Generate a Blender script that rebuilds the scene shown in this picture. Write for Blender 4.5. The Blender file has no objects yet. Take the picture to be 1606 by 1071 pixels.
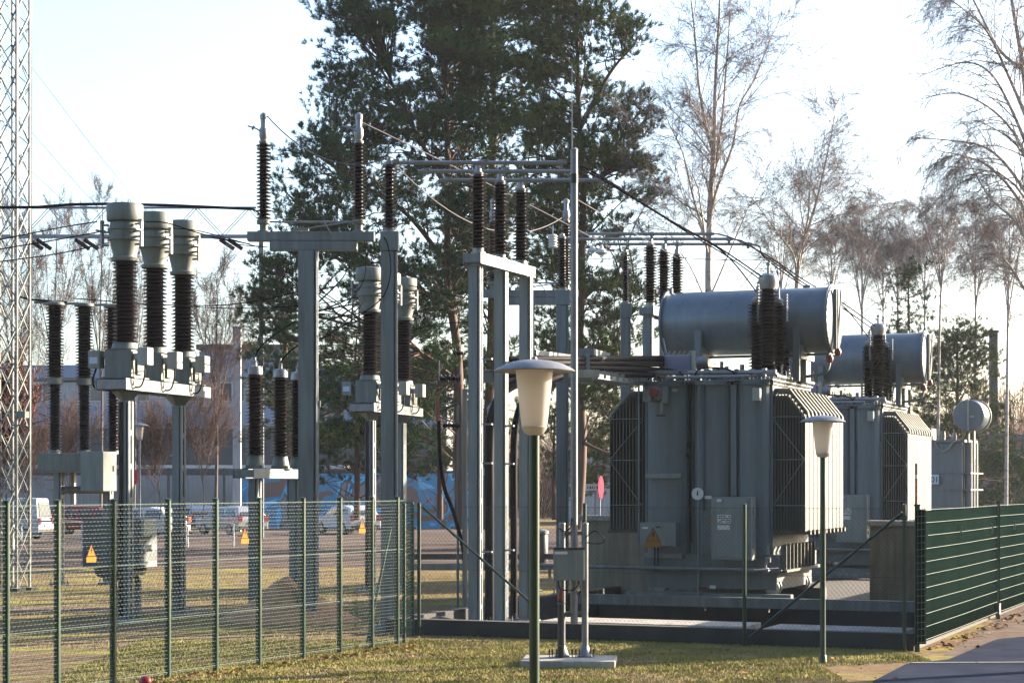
import bpy, math, random
from mathutils import Vector, Matrix
R = math.radians
rnd = random.Random(7)
scene = bpy.context.scene
col = scene.collection

# ------------------------------------------------------------------ camera
CAMH, F, CX, HY = 2.5, 3000.0, 803.0, 762.0     # eye height, focal length (photo px), centre column, horizon row
cam_d = bpy.data.cameras.new('camera')
cam = bpy.data.objects.new('camera', cam_d); col.objects.link(cam)
cam.location = (0, 0, CAMH); cam.rotation_euler = (R(90), 0, 0)
cam_d.sensor_width = 36; cam_d.lens = 36*F/1606
cam_d.shift_y = (HY-535.5)/1606
cam_d.clip_start = 0.5; cam_d.clip_end = 3000
cam_d.dof.use_dof = True; cam_d.dof.focus_distance = 36; cam_d.dof.aperture_fstop = 9
scene.camera = cam

def P(px, py, Y): return Vector(((px-CX)/F*Y, Y, CAMH+(HY-py)*Y/F))
def PX(px, Y): return (px-CX)/F*Y
def PZ(py, Y): return CAMH+(HY-py)*Y/F

# ------------------------------------------------------------------ light
SUN_AZ, SUN_EL = 63.0, 18.0                      # azimuth clockwise from +Y
w = bpy.data.worlds.new('World'); scene.world = w; w.use_nodes = True
nt = w.node_tree; bg = nt.nodes['Background']
sky = nt.nodes.new('ShaderNodeTexSky'); sky.sky_type = 'NISHITA'; sky.sun_disc = False
sky.sun_elevation = R(SUN_EL); sky.sun_rotation = R(SUN_AZ)
sky.air_density = 1.0; sky.dust_density = 2.8; sky.ozone_density = 2.5
nt.links.new(sky.outputs[0], bg.inputs[0]); bg.inputs[1].default_value = 0.09
sd = bpy.data.lights.new('sun', 'SUN'); sd.energy = 5.0; sd.angle = R(0.53); sd.color = (1.0, 0.83, 0.62)
so = bpy.data.objects.new('sun', sd); col.objects.link(so)
az, el = R(SUN_AZ), R(SUN_EL)
tosun = Vector((math.sin(az)*math.cos(el), math.cos(az)*math.cos(el), math.sin(el)))
so.rotation_euler = tosun.to_track_quat('Z', 'Y').to_euler(); so.location = (30, 20, 30)
scene.view_settings.view_transform = 'Standard'; scene.view_settings.look = 'None'
scene.view_settings.exposure = 2.55; scene.view_settings.gamma = 1

# ------------------------------------------------------------------ materials
def mat(name, c, rough=.55, var=.12, scale=3.0, metal=0.0, bump=0.0, c2=None, spec=.5, wear=0.0, detail=5, contrast=(.35, .65), stretch=None):
    m = bpy.data.materials.new(name); m.use_nodes = True
    n = m.node_tree.nodes; l = m.node_tree.links; b = n['Principled BSDF']
    tc = n.new('ShaderNodeTexCoord'); no = n.new('ShaderNodeTexNoise')
    no.inputs['Scale'].default_value = scale; no.inputs['Detail'].default_value = detail; no.inputs['Roughness'].default_value = .65
    if stretch:
        mp = n.new('ShaderNodeMapping'); mp.inputs['Scale'].default_value = stretch
        l.new(tc.outputs['Object'], mp.inputs[0]); l.new(mp.outputs[0], no.inputs['Vector'])
    else: l.new(tc.outputs['Object'], no.inputs['Vector'])
    r = n.new('ShaderNodeValToRGB'); r.color_ramp.elements[0].position = contrast[0]; r.color_ramp.elements[1].position = contrast[1]
    if c2 is None:
        a = tuple(max(0, x*(1-var)) for x in c); d = tuple(min(1, x*(1+var)) for x in c)
    else: a, d = c, c2
    a = tuple(x*ALB for x in a); d = tuple(x*ALB for x in d)
    r.color_ramp.elements[0].color = (*a, 1); r.color_ramp.elements[1].color = (*d, 1)
    l.new(no.outputs['Fac'], r.inputs[0]); l.new(r.outputs[0], b.inputs['Base Color'])
    b.inputs['Roughness'].default_value = rough; b.inputs['Metallic'].default_value = metal
    b.inputs['Specular IOR Level'].default_value = spec
    if wear:
        mp2 = n.new('ShaderNodeMapping'); mp2.inputs['Scale'].default_value = (7, 7, .55); l.new(tc.outputs['Object'], mp2.inputs[0])
        st = n.new('ShaderNodeTexNoise'); st.inputs['Scale'].default_value = 1.0; st.inputs['Detail'].default_value = 8; st.inputs['Roughness'].default_value = .7; l.new(mp2.outputs[0], st.inputs['Vector'])
        r2 = n.new('ShaderNodeValToRGB'); r2.color_ramp.elements[0].position = .34; r2.color_ramp.elements[1].position = .62
        k0 = 1-.5*wear; r2.color_ramp.elements[0].color = (k0, k0*.97, k0*.93, 1); r2.color_ramp.elements[1].color = (1.06, 1.06, 1.06, 1); l.new(st.outputs['Fac'], r2.inputs[0])
        mu = n.new('ShaderNodeMix'); mu.data_type = 'RGBA'; mu.blend_type = 'MULTIPLY'; mu.inputs['Factor'].default_value = 1
        l.new(r.outputs[0], mu.inputs['A']); l.new(r2.outputs[0], mu.inputs['B'])
        sp = n.new('ShaderNodeTexNoise'); sp.inputs['Scale'].default_value = 9; sp.inputs['Detail'].default_value = 6; sp.inputs['Roughness'].default_value = .75; l.new(tc.outputs['Object'], sp.inputs['Vector'])
        r3 = n.new('ShaderNodeValToRGB'); r3.color_ramp.elements[0].position = .68; r3.color_ramp.elements[0].color = (0, 0, 0, 1); r3.color_ramp.elements[1].position = .76; r3.color_ramp.elements[1].color = (wear, wear, wear, 1); l.new(sp.outputs['Fac'], r3.inputs[0])
        ms_ = n.new('ShaderNodeMix'); ms_.data_type = 'RGBA'; l.new(r3.outputs[0], ms_.inputs['Factor']); l.new(mu.outputs['Result'], ms_.inputs['A']); ms_.inputs['B'].default_value = (.055, .032, .022, 1)
        l.new(ms_.outputs['Result'], b.inputs['Base Color'])
        rr_ = n.new('ShaderNodeMapRange'); rr_.inputs['To Min'].default_value = rough-.1; rr_.inputs['To Max'].default_value = rough+.2; l.new(st.outputs['Fac'], rr_.inputs['Value']); l.new(rr_.outputs[0], b.inputs['Roughness'])
    if bump:
        bp = n.new('ShaderNodeBump'); bp.inputs['Strength'].default_value = bump; bp.inputs['Distance'].default_value = .02
        l.new(no.outputs['Fac'], bp.inputs['Height']); l.new(bp.outputs[0], b.inputs['Normal'])
    return m

ALB = .62
M = {}
M['steel'] = mat('galvanised_steel', (.17, .20, .20), .5, .14, 2.2, stretch=(1, 1, .35), wear=0.8)
M['frame'] = mat('painted_frame_steel', (.175, .22, .245), .45, .12, 1.6, stretch=(1, 1, .3), wear=0.7)
M['tank'] = mat('transformer_paint', (.122, .172, .203), .45, c2=(.098, .135, .152), scale=1.1, stretch=(1, 1, .4), contrast=(.3, .75), wear=0.32)
M['fin'] = mat('radiator_paint', (.138, .145, .122), .65, .14, 3, stretch=(1, 1, .2), wear=0.6)
M['conservator'] = mat('conservator_paint', (.135, .18, .225), .27, .08, .9, wear=0.35)
M['ctpaint'] = mat('instrument_paint', (.14, .17, .16), .5, .1, 3, wear=0.7)
M['box'] = mat('cabinet_paint', (.19, .235, .24), .42, .08, 2, wear=0.5)
M['lightbox'] = mat('light_box_paint', (.36, .38, .36), .45, .06, 2, wear=0.6)
M['porcelain'] = mat('brown_porcelain', (.006, .003, .008), .3, .5, 5, spec=.3)
M['alu'] = mat('aluminium', (.30, .31, .33), .38, .1, 4, metal=.55)
M['galv'] = mat('bright_galvanised', (.24, .26, .29), .42, .14, 7, metal=.35, wear=0.5)
M['cable'] = mat('black_cable', (.012, .012, .016), .6, .2, 6, spec=.08)
M['wire'] = mat('weathered_conductor', (.016, .014, .022), .7, .2, 5, spec=0)
M['wirelight'] = mat('bright_conductor', (.15, .14, .16), .6, .1, 5, spec=.1)
M['green'] = mat('green_post_paint', (.006, .048, .028), .33, .25, 6, wear=0.5)
M['greendark'] = mat('dark_green_paint', (.005, .030, .02), .4, .25, 6)
M['greenmesh'] = mat('green_coated_wire', (.012, .030, .028), .4, .2, 9, spec=.05)
M['palemesh'] = mat('wire_twist_glints', (.17, .21, .20), .5, .2, 9, spec=.1)  # pale colour stands in for sun glinting on the mesh twists
M['panel'] = mat('green_privacy_sheet', (.0045, .011, .0098), .8, c2=(.0075, .0165, .0145), scale=1.3, stretch=(1, 1, .15), spec=0)
M['whitewire'] = mat('pale_fence_wire', (.13, .20, .17), .5, .2, 8, spec=.1)  # one pale grey-green for fence wires, edge bars and straps
M['black'] = mat('black_paint', (.015, .015, .018), .5, .2, 5)
M['red'] = mat('red_paint', (.40, .012, .014), .35, .1, 5)
M['pink'] = mat('sign_red', (.32, .02, .05), .4, .05, 5, spec=.05)
M['yellow'] = mat('warning_yellow', (.38, .165, .02), .4, .05, 5, spec=.05)
M['white'] = mat('white_plate', (.75, .76, .76), .45, .05, 5, spec=.05)
M['blueplate'] = mat('pale_plate', (.55, .68, .82), .4, .05, 5, spec=.05)
M['ink'] = mat('black_lettering', (.02, .02, .022), .5, .05, 5, spec=.05)
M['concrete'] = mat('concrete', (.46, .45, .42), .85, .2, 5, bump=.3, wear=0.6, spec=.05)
M['concdark'] = mat('dark_concrete', (.035, .037, .042), .9, c2=(.06, .06, .06), scale=2.2, bump=.4)  # near-black, slightly mottled concrete
M['beige'] = mat('beige_render', (.30, .27, .21), .9, .1, 2.2, bump=.15, wear=0.7, spec=.05)
M['pit'] = mat('pit_gravel', (.03, .03, .03), .95, .4, 14, bump=.6)
M['bark'] = mat('grey_bark', (.14, .11, .10), .9, .3, 5, bump=.5, stretch=(1, 1, .3))
M['pinebark'] = mat('pine_bark', (.16, .085, .058), .9, c2=(.07, .05, .045), scale=4, bump=.7, stretch=(1, 1, .3))
M['birch'] = mat('birch_bark', (.50, .45, .42), .8, c2=(.14, .11, .11), scale=2.6, stretch=(1, 1, 2.2), contrast=(.52, .68))
M['twig'] = mat('birch_twigs', (.22, .185, .18), .8, .3, 2, spec=.05)
M['shrubtwig'] = mat('shrub_twigs', (.13, .085, .07), .9, .35, 2, spec=.05)
M['needles'] = mat('pine_needles', (.045, .092, .045), .7, c2=(.11, .168, .07), scale=.9, spec=0, contrast=(.35, .7))
M['needles2'] = mat('pine_needles_olive', (.06, .10, .038), .7, c2=(.155, .19, .07), scale=.8, spec=0, contrast=(.35, .7))
M['redleaf'] = mat('russet_leaves', (.16, .05, .03), .8, .35, 3)
M['sand'] = mat('dug_sand', (.50, .30, .17), .95, .2, 6, bump=.5, spec=.05)
M['facade'] = mat('pale_render', (.46, .47, .50), .85, .08, .3, wear=0.5, spec=.05)
M['facadeblue'] = mat('blue_cladding', (.22, .30, .42), .5, .08, .4)
M['facadedark'] = mat('dark_ground_floor', (.07, .075, .085), .8, .2, .4)
M['brickpink'] = mat('reddish_brick', (.27, .19, .18), .9, .2, .7, spec=.05)
M['roof'] = mat('roof_felt', (.12, .12, .13), .9, .2, .6)
M['winglass'] = mat('window_glass', (.04, .055, .075), .08, .4, .3, spec=.8)
M['carglass'] = mat('car_glass', (.03, .035, .045), .06, .1, 2, spec=.8)
M['tyre'] = mat('tyre_rubber', (.02, .02, .02), .8, .1, 3)
M['silver'] = mat('silver_car_paint', (.40, .43, .47), .25, .05, 2, metal=.4)
M['carred'] = mat('red_car_paint', (.22, .03, .04), .22, .05, 2)
M['carwhite'] = mat('white_car_paint', (.50, .53, .57), .3, .03, 2)
M['carblue'] = mat('blue_car_paint', (.10, .15, .26), .22, .05, 2)
M['taillight'] = mat('tail_light', (.25, .02, .02), .2, .05, 4)
M['darkred'] = mat('signal_red', (.20, .015, .012), .4, .1, 4)
M['bulk'] = mat('grey_container_paint', (.08, .11, .13), .5, .12, 2, wear=0.8)
M['lilac'] = mat('pale_cable_box', (.30, .30, .40), .4, .06, 3, spec=.05)
M['mauve'] = mat('faded_sign_field', (.12, .025, .07), .6, .05, 3, spec=.05)
M['leaf'] = mat('dry_leaves', (.30, .15, .06), .8, .4, 9, spec=.05)

def opal():
    m = bpy.data.materials.new('opal_lamp_shade'); m.use_nodes = True
    n = m.node_tree.nodes; l = m.node_tree.links; b = n['Principled BSDF']
    b.inputs['Roughness'].default_value = .35
    tc = n.new('ShaderNodeTexCoord'); no = n.new('ShaderNodeTexNoise'); no.inputs['Scale'].default_value = 4
    r = n.new('ShaderNodeValToRGB'); r.color_ramp.elements[0].color = (.46, .43, .395, 1); r.color_ramp.elements[1].color = (.52, .49, .46, 1)
    l.new(tc.outputs['Object'], no.inputs['Vector']); l.new(no.outputs['Fac'], r.inputs[0]); l.new(r.outputs[0], b.inputs['Base Color'])
    t = n.new('ShaderNodeBsdfTranslucent'); l.new(r.outputs[0], t.inputs['Color'])
    mx = n.new('ShaderNodeMixShader'); mx.inputs[0].default_value = .45
    l.new(b.outputs[0], mx.inputs[1]); l.new(t.outputs[0], mx.inputs[2]); l.new(mx.outputs[0], n['Material Output'].inputs['Surface'])
    return m
M['opal'] = opal()

def ground_mat():
    m = bpy.data.materials.new('ground_cover'); m.use_nodes = True
    n = m.node_tree.nodes; l = m.node_tree.links; b = n['Principled BSDF']; b.inputs['Roughness'].default_value = .95
    b.inputs['Specular IOR Level'].default_value = 0
    g = n.new('ShaderNodeNewGeometry')
    def noise(s, d=6, st=None):
        x = n.new('ShaderNodeTexNoise'); x.inputs['Scale'].default_value = s; x.inputs['Detail'].default_value = d; x.inputs['Roughness'].default_value = .7
        if st:
            mp = n.new('ShaderNodeMapping'); mp.inputs['Scale'].default_value = st
            l.new(g.outputs['Position'], mp.inputs[0]); l.new(mp.outputs[0], x.inputs['Vector'])
        else: l.new(g.outputs['Position'], x.inputs['Vector'])
        return x
    def ramp(src, a, b_, p0, p1):
        r = n.new('ShaderNodeValToRGB'); r.color_ramp.elements[0].position = p0; r.color_ramp.elements[1].position = p1
        r.color_ramp.elements[0].color = (*a, 1); r.color_ramp.elements[1].color = (*b_, 1); l.new(src, r.inputs[0]); return r
    def mix(f, a, b_):
        x = n.new('ShaderNodeMix'); x.data_type = 'RGBA'; l.new(f, x.inputs['Factor']); l.new(a, x.inputs['A']); l.new(b_, x.inputs['B']); return x.outputs['Result']
    grass = ramp(noise(2.2, 8).outputs['Fac'], (.14, .14, .042), (.29, .26, .09), .35, .68)
    soil = ramp(noise(6, 8).outputs['Fac'], (.10, .07, .045), (.21, .16, .115), .35, .7)
    patch = ramp(noise(.55, 6, (.6, 1.6, 1)).outputs['Fac'], (0, 0, 0), (1, 1, 1), .37, .52)
    c = mix(patch.outputs[0], grass.outputs[0], soil.outputs[0])
    l.new(c, b.inputs['Base Color'])
    bp = n.new('ShaderNodeBump'); bp.inputs['Strength'].default_value = .8; bp.inputs['Distance'].default_value = .05
    l.new(noise(14, 8).outputs['Fac'], bp.inputs['Height']); l.new(bp.outputs[0], b.inputs['Normal'])
    return m
M['ground'] = ground_mat()
M['grass'] = mat('grass_blades', (.19, .205, .055), .8, c2=(.46, .41, .16), scale=1.1, contrast=(.3, .7), spec=.05)
M['asphalt'] = mat('asphalt', (.034, .042, .066), .9, c2=(.055, .066, .098), scale=1.4, bump=.25, detail=10, spec=0)
M['paving'] = mat('pinkish_paving', (.16, .13, .12), .9, .2, .35, detail=9, spec=0)
M['kerb'] = mat('kerb_stone', (.24, .24, .24), .85, .15, 3, spec=.05)
M['gravelpath'] = mat('gravel_strip', (.19, .155, .135), .95, .25, 2.5, detail=9, spec=0)

def graffiti_mat():
    m = bpy.data.materials.new('graffiti_wall_paint'); m.use_nodes = True
    n = m.node_tree.nodes; l = m.node_tree.links; b = n['Principled BSDF']; b.inputs['Roughness'].default_value = .6
    tc = n.new('ShaderNodeTexCoord'); no = n.new('ShaderNodeTexNoise'); no.inputs['Scale'].default_value = .55; no.inputs['Detail'].default_value = 2.5
    no.inputs['Distortion'].default_value = 1.2
    r = n.new('ShaderNodeValToRGB'); cr = r.color_ramp; cr.interpolation = 'CONSTANT'
    cr.elements[0].position = 0; cr.elements[0].color = (.12, .075, .06, 1); cr.elements[1].position = .40; cr.elements[1].color = (.035, .17, .30, 1)
    for p, c in ((.52, (.04, .34, .60)), (.58, (.05, .06, .075)), (.63, (.16, .10, .08)), (.66, (.14, .15, .16))):
        e = cr.elements.new(p); e.color = (*c, 1)
    l.new(tc.outputs['Object'], no.inputs['Vector']); l.new(no.outputs['Fac'], r.inputs[0]); l.new(r.outputs[0], b.inputs['Base Color'])
    return m
M['graffiti'] = graffiti_mat()

# ------------------------------------------------------------------ mesh helpers
SPLIT = {'bracket_plate': 'bracket_plate', 'loose_cable': 'loose_cable', 'clamps': 'clamp', 'cable_clamps': 'cable_clamp', 'cable_bracket': 'cable_bracket', 'hinge': 'hinge', 'flanges': 'flange',
         'terminal_bracket': 'terminal_bracket', 'insulator_fittings': 'insulator_fitting', 'small_plate': 'small_plate', 'pipe_valve': 'pipe_valve', 'cable_run': 'cable_run', 'anchor_bolts': 'anchor_bolt',
         'side_tubes': 'side_tube', 'tank_band': 'tank_band', 'valve_group': 'valve', 'bumper': 'bumper', 'cover_boxes': 'cover_box', 'lifting_lug': 'lifting_lug', 'roller': 'roller', 'rail_beam': 'rail_beam', 'valve': 'valve',
         'vertical_rib': 'vertical_rib', 'ladder_side': 'ladder_side', 'upper_rail': 'upper_rail', 'stub_post': 'stub_post', 'side_wall': 'side_wall', 'side_windows': 'side_window', 'post': 'post', 'leg': 'leg', 'insulator': 'insulator',
         'fittings': 'fitting', 'string_insulators': 'string_insulator', 'diagonals': 'diagonal', 'cable_conduit': 'cable_conduit', 'conduit': 'conduit', 'clamp': 'clamp', 'stub': 'stub', 'header_stubs': 'header_stub', 'tie_bars': 'tie_bar',
         'side_fittings': 'side_fitting', 'box_fittings': 'box_fitting', 'small_box': 'small_box', 'relay_housing': 'relay_housing', 'cover_pipework': 'cover_pipe', 'side_studs': 'side_stud', 'operating_rod': 'operating_rod',
         'contact_arm': 'contact_arm', 'drive_rod': 'drive_rod', 'beam_channel': 'beam_channel', 'drum_post': 'drum_post', 'drum_fittings': 'drum_fitting', 'level_gauge': 'level_gauge', 'foot_pipe': 'foot_pipe', 'pane': 'pane',
         'conservator_leg': 'conservator_leg', 'oil_pipe': 'oil_pipe', 'lamp_box': 'lamp_box', 'cross_members': 'cross_member', 'beam': 'beam', 'lower_beam': 'lower_beam'}
class MB:
    def __init__(s): s.v = []; s.f = []; s.sm = []
    def add(s, vs, fs, smooth=False, mx=None):
        o = len(s.v)
        s.v.extend([tuple(mx @ Vector(p)) for p in vs] if mx is not None else [tuple(p) for p in vs])
        for f in fs: s.f.append(tuple(i+o for i in f)); s.sm.append(smooth)
        return s
    def box(s, x0, x1, y0, y1, z0, z1, mx=None):
        return s.add([(x0, y0, z0), (x1, y0, z0), (x1, y1, z0), (x0, y1, z0), (x0, y0, z1), (x1, y0, z1), (x1, y1, z1), (x0, y1, z1)],
                     [(0, 3, 2, 1), (4, 5, 6, 7), (0, 1, 5, 4), (1, 2, 6, 5), (2, 3, 7, 6), (3, 0, 4, 7)], False, mx)
    def cbox(s, c, size, mx=None):
        x, y, z = c; a, b, d = (t/2 for t in size)
        return s.box(x-a, x+a, y-b, y+b, z-d, z+d, mx)
    def beam(s, a, b, w_, h):                # rectangular bar between two points, w_ horizontal, h vertical
        a, b = Vector(a), Vector(b); d = (b-a); L = d.length; d.normalize()
        up = Vector((0, 0, 1)) if abs(d.z) < .95 else Vector((0, 1, 0))
        x = d.cross(up).normalized(); u = x.cross(d).normalized()
        vs = []
        for q in (a, b):
            for i, j in ((-1, -1), (1, -1), (1, 1), (-1, 1)): vs.append(q + x*(i*w_/2) + u*(j*h/2))
        return s.add(vs, [(0, 1, 2, 3), (7, 6, 5, 4), (0, 4, 5, 1), (1, 5, 6, 2), (2, 6, 7, 3), (3, 7, 4, 0)])
    def tube(s, pts, r, n=8, caps=True, smooth=True):
        pts = [Vector(p) for p in pts]; k = len(pts)
        rs = r if isinstance(r, (list, tuple)) else [r]*k
        vs = []; prev = None
        for i, p in enumerate(pts):
            d = (pts[min(i+1, k-1)] - pts[max(i-1, 0)])
            if d.length < 1e-9: d = Vector((0, 0, 1))
            d.normalize()
            if prev is None:
                ref = Vector((0, 0, 1)) if abs(d.z) < .9 else Vector((1, 0, 0))
                x = d.cross(ref).normalized()
            else:
                x = (prev - d*prev.dot(d))
                if x.length < 1e-6: x = d.orthogonal()
                x.normalize()
            prev = x; y = d.cross(x)
            for j in range(n):
                a = 2*math.pi*j/n
                vs.append(p + (x*math.cos(a) + y*math.sin(a))*rs[i])
        fs = []
        for i in range(k-1):
            for j in range(n):
                j2 = (j+1) % n
                fs.append((i*n+j, i*n+j2, (i+1)*n+j2, (i+1)*n+j))
        s.add(vs, fs, smooth)
        if caps and n > 3:
            o = len(s.v)-len(vs)
            s.f.append(tuple(o+j for j in reversed(range(n)))); s.sm.append(False)
            s.f.append(tuple(o+(k-1)*n+j for j in range(n))); s.sm.append(False)
        return s
    def lathe(s, prof, c=(0, 0, 0), n=20, mx=None, smooth=True):
        vs = []; fs = []
        for (r, z) in prof:
            for j in range(n):
                a = 2*math.pi*j/n; vs.append((c[0]+r*math.cos(a), c[1]+r*math.sin(a), c[2]+z))
        for i in range(len(prof)-1):
            for j in range(n):
                j2 = (j+1) % n; fs.append((i*n+j, i*n+j2, (i+1)*n+j2, (i+1)*n+j))
        o = len(s.v); s.add(vs, fs, smooth, mx)
        s.f.append(tuple(o+j for j in reversed(range(n)))); s.sm.append(False)
        k = len(prof)-1
        s.f.append(tuple(o+k*n+j for j in range(n))); s.sm.append(False)
        return s
    def prism(s, poly, z0, z1, mx=None, smooth=False):
        n = len(poly)
        vs = [(x, y, z0) for x, y in poly] + [(x, y, z1) for x, y in poly]
        fs = [(i, (i+1) % n, (i+1) % n+n, i+n) for i in range(n)]
        s.add(vs, fs, smooth, mx)
        o = len(s.v)-2*n
        s.f.append(tuple(o+i for i in reversed(range(n)))); s.f.append(tuple(o+n+i for i in range(n))); s.sm += [False, False]
        return s
    def build(s, name, m, parent=None, bevel=0.0, sharp=True, one=False):
        if parent is not None and name in SPLIT and not one:
            par = list(range(len(s.v)))
            def find(i):
                while par[i] != i: par[i] = par[par[i]]; i = par[i]
                return i
            for f in s.f:
                a = find(f[0])
                for i in f[1:]:
                    c = find(i)
                    if c != a: par[c] = a
            comps = {}
            for k, f in enumerate(s.f): comps.setdefault(find(f[0]), []).append(k)
            if 1 < len(comps) <= 60:
                first = None
                for fs in comps.values():
                    q = MB(); mp = {}
                    for k in fs:
                        nf = []
                        for i in s.f[k]:
                            if i not in mp: mp[i] = len(q.v); q.v.append(s.v[i])
                            nf.append(mp[i])
                        q.f.append(tuple(nf)); q.sm.append(s.sm[k])
                    o = q.build(SPLIT[name], m, parent, bevel, sharp, True)
                    if first is None: first = o
                return first
        me = bpy.data.meshes.new(name); me.from_pydata(s.v, [], s.f); me.update()
        me.polygons.foreach_set('use_smooth', s.sm)
        me.materials.append(m if not isinstance(m, str) else M[m])
        if any(s.sm) and sharp:
            try: me.set_sharp_from_angle(angle=R(40))
            except Exception: pass
        o = bpy.data.objects.new(name, me); col.objects.link(o)
        if parent is not None: o.parent = parent
        if bevel:
            b = o.modifiers.new('bevel', 'BEVEL'); b.width = bevel; b.segments = 2; b.limit_method = 'ANGLE'; b.angle_limit = R(40)
        return o

def tag(o, label=None, cat=None, group=None, kind=None):
    if label: o['label'] = label
    if cat: o['category'] = cat
    if group: o['group'] = group
    if kind: o['kind'] = kind
    return o
def thing(name, label, cat, loc=(0, 0, 0), rz=0.0, group=None):
    o = bpy.data.objects.new(name, None); col.objects.link(o); o.empty_display_size = .3
    o.location = loc; o.rotation_euler = (0, 0, rz)
    return tag(o, label, cat, group)
def children(o): return [c for c in list(bpy.data.objects) if c.parent == o]
def dup(o, loc, label, rz=None, group=None, scale=None):
    def cp(src, par):
        c = src.copy(); col.objects.link(c)
        if par is not None: c.parent = par
        for ch in children(src): cp(ch, c)
        return c
    r = cp(o, None); r.location = loc
    if rz is not None: r.rotation_euler = (0, 0, rz)
    if scale: r.scale = scale
    r['label'] = label
    if group: r['group'] = group
    return r
def rotm(axis_to, origin=(0, 0, 0)):       # local z goes along axis_to
    q = Vector(axis_to).to_track_quat('Z', 'Y').to_matrix().to_4x4()
    return Matrix.Translation(Vector(origin)) @ q
def sheds(z0, z1, rc, rs, pitch=.05, taper=1.0):
    pitch *= 1.28; rc *= .92; rs *= 1.05
    n = max(3, int(round((z1-z0)/pitch))); p = (z1-z0)/n; pr = []
    for i in range(n):
        z = z0+i*p; k = 1+(taper-1)*(i/n); q = rs if i % 2 == 0 else rs*.93
        pr += [(rc*k, z), (rc*k, z+p*.34), (q*k*.98, z+p*.30), (q*k, z+p*.40), (rc*k*1.1, z+p*.72)]
    pr.append((rc*taper, z1))
    return pr
def sag(a, b, s, n=14):
    a, b = Vector(a), Vector(b)
    return [a.lerp(b, i/n) - Vector((0, 0, s*4*(i/n)*(1-i/n))) for i in range(n+1)]
def smooth_path(pts, n=6):
    pts = [Vector(p) for p in pts]; out = []
    for i in range(len(pts)-1):
        p0 = pts[max(i-1, 0)]; p1 = pts[i]; p2 = pts[i+1]; p3 = pts[min(i+2, len(pts)-1)]
        for k in range(n):
            t = k/n
            out.append(.5*((2*p1)+(p2-p0)*t+(2*p0-5*p1+4*p2-p3)*t*t+(3*p1-p0-3*p2+p3)*t**3))
    out.append(pts[-1]); return out
def text_mesh(name, body, size, m, parent, loc, rot, extrude=.002, align='CENTER'):
    cu = bpy.data.curves.new(name, 'FONT'); cu.body = body; cu.size = size; cu.extrude = extrude; cu.align_x = align; cu.align_y = 'CENTER'
    t = bpy.data.objects.new(name, cu); col.objects.link(t)
    dg = bpy.context.evaluated_depsgraph_get(); me = bpy.data.meshes.new_from_object(t.evaluated_get(dg))
    bpy.data.objects.remove(t); me.materials.clear(); me.materials.append(M[m])
    o = bpy.data.objects.new(name, me); col.objects.link(o); o.parent = parent; o.location = loc; o.rotation_euler = rot
    return o

TH = R(22.6); TC, TS = math.cos(TH), math.sin(TH)       # the yard's depth direction is (TS, TC); across is (TC, -TS)
def across(p, a, b, z=0.0): return Vector((p[0]+a*TC+b*TS, p[1]-a*TS+b*TC, z))

# ================================================================== SETTING
K = (6.03, 28.9)                       # corner of the fenced yard
pc = [across(K, a_, b_) for a_, b_ in ((-8.67, 1.6), (-.2, 1.6), (-.2, 10.0), (-8.67, 10.0))]
g = MB(); g.add([(-700, -80, 0), (700, -80, 0), (700, 1500, 0), (-700, 1500, 0)]+[tuple(q) for q in pc], [(0, 1, 5, 4), (1, 2, 6, 5), (2, 3, 7, 6), (3, 0, 4, 7)])
tag(g.build('ground', 'ground'), kind='structure')
g = MB(); g.add([(-70, 55, .004), (40, 62, .004), (60, 113, .004), (-90, 113, .004)], [(0, 1, 2, 3)])
tag(g.build('parking_area', 'paving'), kind='structure')
g = MB(); g.add([(-30, 40.2, .004), (-3.5, 37.2, .004), (-3.4, 38.6, .004), (-30, 42.8, .004)], [(0, 1, 2, 3)])
tag(g.build('gravel_path', 'gravelpath'), kind='structure')
# asphalt drive at lower right, with a pale kerb line
dr = [(3.6, 17), (4.62, 24.5), (5.55, 26.9), (6.3, 27.6), (7.9, 31.2), (9.2, 32.4), (12.5, 33.4), (30, 36), (30, 17)]
g = MB(); g.prism(dr, -.02, .006); tag(g.build('asphalt_drive', 'asphalt'), kind='structure')
g = MB(); g.add([(6.35, 28.2, .003), (8.2, 28.6, .003), (24, 64, .003), (19, 64, .003)], [(0, 1, 2, 3)])
tag(g.build('sandy_verge', 'gravelpath'), kind='structure')
# the kerb runs almost straight across the view
g = MB()
for i in range(9):
    x0 = 5.62+i*.95; g.beam((x0, 26.95+i*.05, .008), (x0+.93, 27.0+i*.05, .008), .12, .02)
tag(g.build('kerb_stones', 'kerb'), kind='structure')

# grass blades in the lawn strip, countless
def grass(name, n, region, h, seed, m='grass', density=None):
    r = random.Random(seed); v = []; f = []
    while len(f) < n:
        x, y = region(r)
        if density and r.random() > density(x, y): continue
        a = r.uniform(0, math.pi); hh = h*r.uniform(.4, 1.25); ww = r.uniform(.004, .009)
        dx, dy = math.cos(a)*ww, math.sin(a)*ww; lx, ly = r.gauss(0, hh*.35), r.gauss(0, hh*.35)
        o = len(v); v += [(x-dx, y-dy, 0), (x+dx, y+dy, 0), (x+lx, y+ly, hh)]; f.append((o, o+1, o+2))
    b = MB(); b.v = v; b.f = f; b.sm = [False]*len(f)
    return tag(b.build(name, m), kind='stuff')
from mathutils import noise as mn
def dens(x, y): return .25+.9*max(0, min(1, .5+mn.noise(Vector((x*.9, y*1.4, 0)))*1.4))
def lawn_reg(r):
    while True:
        y = r.uniform(22.8, 31); x = r.uniform(-6, 7)
        if x > 4.3 and y < 27.0+(x-5.4)*.5: continue
        if x > 6.0: continue
        return x, y
grass('lawn_grass', 130000, lawn_reg, .032, 3, density=dens)
def yard_reg(r):
    y = r.uniform(29, 54); return (r.uniform(-.30*y, .0*y), y)
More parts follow.
